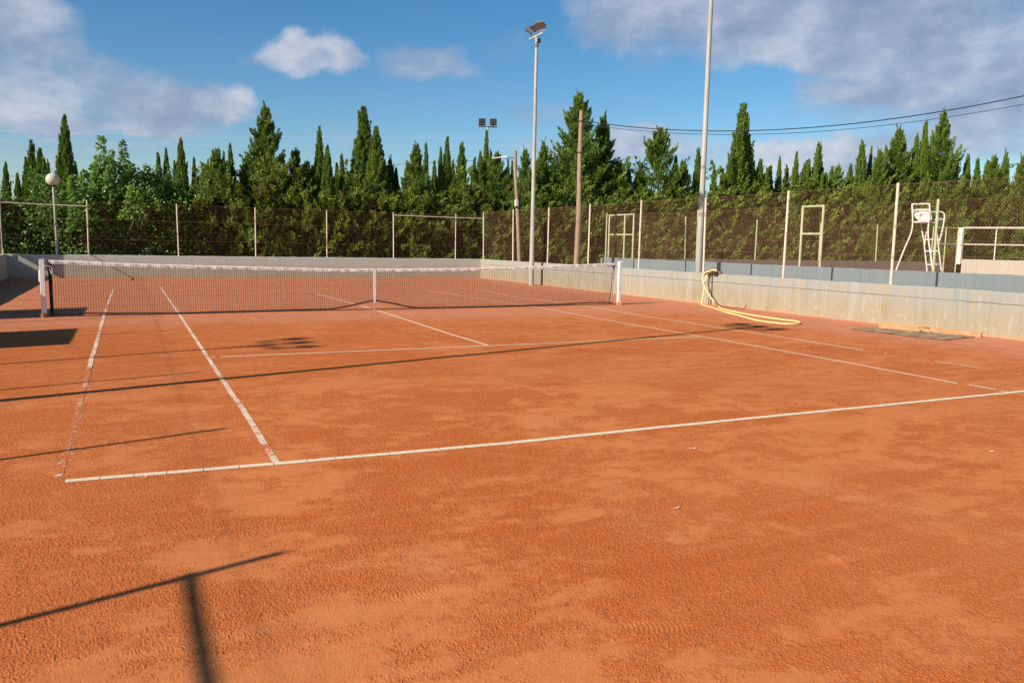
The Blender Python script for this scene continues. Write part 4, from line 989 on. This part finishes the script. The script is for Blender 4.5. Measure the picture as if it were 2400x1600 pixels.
T = [
 (8, 368, 17, 'S', 'cypress spire cut by the left edge of the photo'), (36, 394, 17, 'S', 'shortest cypress spire in the group at the far left'),
 (68, 318, 24, 'S', 'cypress with a bent tip, left of the globe lamp'), (91, 338, 24, 'S', 'ragged cypress standing just left of the globe lamp'),
 (113, 364, 14, 'S', 'small cypress tip directly behind the globe lamp'), (140, 258, 30, 'S', 'tall dark cypress rising just behind the globe lamp'),
 (172, 368, 18, 'S', 'short dark cypress between the globe lamp and the leafy tree'), (213, 372, 20, 'S', 'dark conifer tip half hidden by the left side of the leafy tree'),
 (364, 348, 18, 'S', 'cypress just right of the leafy tree, first of a tight pair'), (386, 338, 20, 'S', 'cypress right of the leafy tree, second of a tight pair'),
 (418, 314, 23, 'S', 'pointed cypress standing above the second post of the far fence'), (444, 357, 14, 'S', 'thin small cypress right of the pointed cypress above the second fence post'),
 (470, 374, 20, 'P', 'low bushy conifer between two groups of cypress on the left'), (497, 336, 30, 'P', 'rounded conifer on the left half of the row, left of a pointed neighbour'),
 (533, 328, 23, 'S', 'cypress standing left of the tall ragged conifer'), (557, 366, 26, 'P', 'dark conifer tucked against the left side of the tall ragged conifer'),
 (602, 229, 52, 'P', 'tall ragged conifer with layered branches, tallest on the left half'), (676, 334, 28, 'P', 'small conifer with a knobbly top right of the tall ragged one'),
 (704, 366, 26, 'P', 'low conifer right of the knobbly topped one'), (738, 288, 26, 'S', 'dense cypress with a whip like tip left of centre'),
 (756, 330, 24, 'S', 'shorter twin leaning on the dense cypress with the whip like tip'), (787, 350, 18, 'S', 'narrow cypress left of the broad tall cypress'),
 (837, 240, 46, 'S', 'broad tall cypress tapering to a feathery point, left of centre'), (866, 345, 28, 'P', 'conifer covering the right flank of the broad tall cypress'),
 (890, 356, 28, 'P', 'open conifer right of the broad tall cypress with sky beside it'), (957, 325, 36, 'P', 'full conifer with a crooked top above the white fence rail'),
 (978, 323, 16, 'S', 'narrow cypress touching the crooked topped conifer'), (1000, 367, 17, 'S', 'small cypress in the gap right of the crooked topped conifer'),
 (1025, 312, 20, 'S', 'slim pointed cypress left of the twin floodlight'), (1061, 324, 28, 'S', 'ragged cypress left of the twin floodlight, two trees away'),
 (1085, 358, 18, 'S', 'cypress immediately left of the twin floodlight pole, lower one'), (1100, 344, 20, 'S', 'cypress immediately left of the twin floodlight pole, higher one'),
 (1116, 296, 17, 'S', 'slender cypress reaching up to the twin floodlight bar'), (1143, 344, 34, 'P', 'dense conifer behind the white lamp arm'),
 (1178, 366, 13, 'S', 'thin dark cypress just left of the leaning wooden pole'), (1211, 336, 28, 'P', 'conifer between the leaning wooden pole and the tall floodlight pole'),
 (1249, 317, 28, 'P', 'conifer just right of the tall pole with three floodlights'), (1283, 384, 30, 'P', 'low bushy conifer left of the brown wooden pole'),
 (1326, 207, 50, 'P', 'tallest conifer of the row, behind the brown wooden pole'), (1381, 255, 50, 'P', 'tall conifer just right of the brown wooden pole'),
 (1425, 366, 32, 'P', 'low conifer in the dip right of the two tall central ones'), (1514, 291, 62, 'B', 'wide loose conifer with light showing through, left of the big grey pole'),
 (1470, 385, 30, 'P', 'low conifer at the left foot of the wide loose one'), (1572, 366, 26, 'P', 'small dark conifer right of the wide loose one'),
 (1607, 338, 24, 'S', 'dark cypress half hidden by the big grey pole'), (1642, 376, 17, 'S', 'small cypress just right of the big grey pole'),
 (1683, 352, 26, 'S', 'cypress on the left flank of the tall dense cypress right of the grey pole'), (1713, 234, 42, 'S', 'tall dense cypress right of the grey pole with a double tip'),
 (1746, 362, 24, 'S', 'cypress on the right flank of the tall dense cypress right of the grey pole'), (1790, 356, 17, 'S', 'narrow cypress, first of three thin tips above the right fence'),
 (1830, 344, 17, 'S', 'narrow cypress, second of three thin tips above the right fence'), (1863, 362, 18, 'S', 'narrow cypress, third of three thin tips above the right fence'),
 (1888, 324, 28, 'S', 'cypress with a thin feathery top left of a rounded bush'), (1928, 378, 36, 'B', 'low rounded conifer between two cypresses on the right'),
 (1983, 319, 28, 'S', 'pointed twin tipped cypress left of the bushy conifer group on the right'), (2020, 336, 26, 'P', 'bushy conifer forming the left shoulder of the right hand group'),
 (2066, 283, 46, 'P', 'bushy conifer with a pyramid top, left peak of the right hand group'), (2098, 312, 13, 'S', 'very thin cypress tip behind the pyramid topped conifer'),
 (2130, 275, 22, 'S', 'slim cypress in the middle of the right hand group'), (2146, 296, 19, 'S', 'slim bright green cypress beside the tallest tree of the right hand group'),
 (2177, 249, 40, 'P', 'tallest tree of the right hand group with a side branch sticking out'), (2218, 351, 23, 'S', 'dark short cypress right of the right hand group'),
 (2247, 361, 22, 'S', 'short brighter cypress near the right edge of the row'), (2288, 352, 30, 'P', 'bushy conifer above the white railing near the right edge'),
 (2320, 339, 23, 'P', 'pointed conifer second from the right edge'), (2350, 350, 26, 'P', 'conifer cut by the right edge of the photo'),
]
T2 = [
 (376, 345, 15, 'S', 'middle tip wedged between the tight pair of cypresses right of the leafy tree'), (401, 366, 14, 'S', 'small cypress between the tight pair and the pointed cypress above the second post'),
 (487, 341, 15, 'S', 'slim cypress on the left side of the rounded conifer left of the tall ragged one'), (516, 344, 14, 'S', 'slim cypress in the notch between the rounded conifer and its pointed neighbour'),
 (573, 375, 18, 'S', 'low dark cypress filling the gap at the left foot of the tall ragged conifer'), (648, 362, 18, 'S', 'low cypress filling the gap at the right foot of the tall ragged conifer'),
 (722, 345, 16, 'S', 'low tip on the left side of the dense whip tipped cypress'), (770, 372, 16, 'S', 'short dark cypress behind the narrow one left of the broad tall cypress'),
 (811, 350, 17, 'S', 'tip leaning on the left flank of the broad tall cypress'), (853, 330, 16, 'S', 'tip rising from the right flank of the broad tall cypress'),
 (912, 382, 18, 'S', 'lowest dark cypress in the dip left of the crooked topped conifer'), (930, 371, 17, 'S', 'low cypress on the left foot of the crooked topped conifer'),
 (944, 346, 14, 'S', 'thin side tip left of the crooked top'), (1046, 364, 16, 'S', 'low cypress right of the slim pointed one left of the twin floodlight'),
 (1165, 362, 13, 'S', 'thin tip at the right edge of the dense conifer behind the lamp arm'), (1230, 362, 18, 'S', 'low cypress right behind the tall pole with three floodlights'),
 (1272, 371, 20, 'S', 'low cypress left of the low bushy conifer by the brown pole'), (1294, 330, 20, 'S', 'left shoulder cypress of the tallest conifer of the row'),
 (1354, 300, 20, 'S', 'tip between the tallest conifer and the tall one right of the brown pole'), (1440, 371, 20, 'S', 'low dark cypress in the dip left of the wide loose conifer'),
 (1550, 355, 22, 'S', 'low cypress at the right foot of the wide loose conifer'), (1660, 385, 20, 'S', 'low cypress between the grey pole and the tall dense cypress beside it'),
 (1765, 378, 22, 'S', 'low cypress in the dip right of the tall dense cypress'), (1810, 376, 20, 'S', 'low cypress between the first and second thin tips above the right fence'),
 (1848, 372, 16, 'S', 'low cypress between the second and third thin tips above the right fence'), (1873, 346, 16, 'S', 'side tip left of the feathery topped cypress on the right'),
 (1908, 380, 20, 'S', 'low cypress right of the feathery topped cypress on the right'), (1952, 374, 20, 'S', 'low cypress right of the low rounded conifer on the right'),
 (1996, 332, 15, 'S', 'second tip of the pointed twin tipped cypress on the right'), (2042, 330, 18, 'S', 'tip between the left shoulder and the pyramid top of the right hand group'),
 (2198, 345, 18, 'S', 'dark tip in the shade of the tallest tree of the right hand group'), (2266, 372, 20, 'S', 'low cypress left of the bushy conifer above the white railing'),
]
for i, (u, v, hw, kd, lab) in enumerate(T+T2):
    base = 20.2 if u < 1250 else 20.2-(u-1250)/1100*4.0
    y = base+((i*7) % 5-2)*.45+(.9 if v > 355 else 0)+(.5 if i >= len(T) else 0)
    tree(u, v, hw, kd, lab, y)

# broad-leaved tree at the left
def broad_tree():
    global rng
    rng = np.random.default_rng(400); tr = np.random.default_rng(401); Y = 18.3
    pb_ = onY(270*K, 585*K, Y)
    e_ = empty('leafy_tree', (pb_.x, Y+.3, 0), 'bright green broad leaved tree with upright shoots behind the far fence', 'tree')
    lv = Leaves(); wood = MB(); b0 = Vector((pb_.x, Y+.3, 0))
    shoots = [(234, 312, 20), (258, 345, 18), (280, 322, 20), (214, 372, 22), (300, 375, 22), (246, 360, 24), (268, 372, 26), (322, 395, 22), (338, 382, 16), (356, 398, 16), (190, 392, 22), (165, 405, 22), (150, 425, 20), (286, 400, 30), (225, 405, 30), (252, 425, 36), (310, 425, 34), (196, 430, 34), (345, 430, 30), (370, 445, 26), (395, 470, 22), (290, 450, 36), (230, 455, 36), (175, 460, 32), (330, 460, 34), (140, 470, 24), (265, 480, 36), (210, 490, 36), (310, 495, 34), (365, 490, 28)]
    for (u, v, hw) in shoots:
        yy = Y+tr.normal()*.35-.25; tip = onY(u*K, v*K, yy); dep = (tip-CAM).dot(fw); r_ = hw*K*dep/F
        ln = .9+.5*tr.random()+ (1.1 if v < 350 else 0); d = np.array([tr.normal()*.12, tr.normal()*.12, 1.]); d /= np.linalg.norm(d)
        p0 = np.array(tip)-d*ln
        n = int(140+240*r_*ln); t = rng.random(n); a = rng.normal(size=(n, 3)); a -= (a@d)[:, None]*d; a /= np.linalg.norm(a, axis=1, keepdims=True)
        C = p0+d*(t*ln)[:, None]+a*(r_*(.25+.75*np.sqrt(rng.random(n)))*(1.05-.65*t))[:, None]
        D = a*1.0+np.array([0, 0, -.35])+rng.normal(size=(n, 3))*.4
        L = .155*(.6+.7*rng.random(n)); lv.add(C, D, L, L*(.66+.2*rng.random(n)), np.clip(.38+.4*tr.random()+rng.normal(size=n)*.18, 0, 1), a+np.array([-.2, -.4, .5]))
        wood.tube([b0+Vector((0, 0, .6)), b0.lerp(Vector(p0), .6)+Vector((0, 0, .25)), Vector(p0), Vector(tip)+Vector((0, 0, -.1))], [.05, .035, .022, .006], 5)
    me = lv.mesh('crown'); link('crown', me, M['ivy'], e_)
    wood.tube([b0+Vector((0, 0, -.1)), b0+Vector((.05, 0, .4)), b0+Vector((0, 0, .8))], [.13, .11, .09], 8); wood.build('trunk', M['bark'], e_, True)
broad_tree()

# hedges: masses of foliage between the fences and the trees
def hedge(name, label, xa, xb, yfun, ztop, mat, size, clump_n, seed, broad=False, dead=.10, backs=True, dry=0.0):
    global rng
    rng = np.random.default_rng(seed); tr = np.random.default_rng(seed+1); lv = Leaves(); lb = Leaves()
    n = int((xb-xa)*ztop((xa+xb)/2)*(12 if broad else 11.0))
    for k in range(n):
        x = xa+(xb-xa)*tr.random(); zt = ztop(x)*(1+.10*math.sin(x*2.1+seed)+.07*math.sin(x*5.3)); z = .15+(zt-.15)*tr.random()**.85
        bulge = .32*math.sin(x*1.7+z*1.3+seed)+.22*math.sin(x*3.9-z*2.2); y = yfun(x)-bulge+abs(tr.normal())*.45+.30*max(0, z-zt*.7)
        tone = .22+.5*tr.random(); c = np.array([x, y, z])
        if broad:
            m_ = clump_n; C = c+rng.normal(size=(m_, 3))*np.array([.24, .2, .24]); D = rng.normal(size=(m_, 3))*.6+np.array([0, -.6, -.3]); L = size*(.6+.7*rng.random(m_))
            T_ = np.clip(tone+rng.normal(size=m_)*.18, 0, 1); T_ = np.where(rng.random(m_) < dead, -.5, T_); T_ = np.where(rng.random(m_) < dry, -1., T_); lv.add(C, D, L, L*(.6+.2*rng.random(m_)), T_, (C-c)*3+np.array([-.3, -.8, .5])+rng.normal(size=(m_, 3))*.4)
        else:
            a = tr.random()*6.28; d = np.array([math.cos(a)*.6, -.75+.3*math.sin(a), .35+.6*tr.random()])
            plume(lv, c-d*.2, d, .45+.25*tr.random(), .15, clump_n, size, tone, .25, dead)
            if dry and tr.random() < dry*4: plume(lv, c-d*.1, d, .35, .14, clump_n//2, size, -1.0, .2, 0)
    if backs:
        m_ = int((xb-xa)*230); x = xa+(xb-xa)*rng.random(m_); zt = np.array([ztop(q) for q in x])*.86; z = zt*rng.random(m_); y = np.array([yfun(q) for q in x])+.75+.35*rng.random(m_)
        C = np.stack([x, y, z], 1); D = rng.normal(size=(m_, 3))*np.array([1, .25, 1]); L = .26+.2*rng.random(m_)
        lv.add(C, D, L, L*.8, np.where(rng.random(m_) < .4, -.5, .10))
    e_ = empty('hedge', ((xa+xb)/2, yfun((xa+xb)/2)+.6, 0), label, 'hedge')
    link('foliage', lv.mesh('foliage'), mat, e_)
    st_ = MB()
    for k in range(int((xb-xa)/.8)):
        x = xa+(k+.5)*.8+tr.normal()*.1; y = yfun(x)+.9; st_.tube([(x, y, -.1), (x+tr.normal()*.12, y, ztop(x)*.5), (x+tr.normal()*.2, y-.1, ztop(x)*.85)], [.05, .04, .02], 6)
    st_.build('stems', M['bark'], e_, True)
hedge('hedge', 'leafy green ivy covered hedge behind the left part of the far fence', -11.5, -2.2, lambda x: 17.75, lambda x: 3.15+.75*min(1, max(0, (x+7.5)/2.5))+.3*math.sin(x*1.3), M['ivy'], .125, 36, 501, True, .12, True, .01)
hedge('hedge', 'dark tangled conifer hedge behind the middle of the far fence', -2.4, 7.2, lambda x: 17.6, lambda x: 4.25+.4*math.sin(x*1.6)+.3*math.sin(x*3.7), M['hedgeleaf'], .125, 48, 502, False, .09, True, .012)
hedge('hedge', 'conifer hedge behind the two wooden poles and the corner of the court', 7.0, 18.0, lambda x: 17.6-.02*(x-7), lambda x: 4.25+.03*(x-7)+.4*math.sin(x*1.4)+.25*math.sin(x*3.3), M['hedgeleaf'], .125, 48, 503, False, .09, True, .008)
hedge('hedge', 'long brownish green hedge behind the second court on the right', 17.8, 52.0, lambda x: 17.3-.06*(x-18), lambda x: 4.55+.05*(x-18)+.35*math.sin(x*1.1)+.2*math.sin(x*2.9), M['hedgeleaf'], .14, 42, 504, False, .13, True, .008)

# a few broad leaves climbing in front of the middle hedge
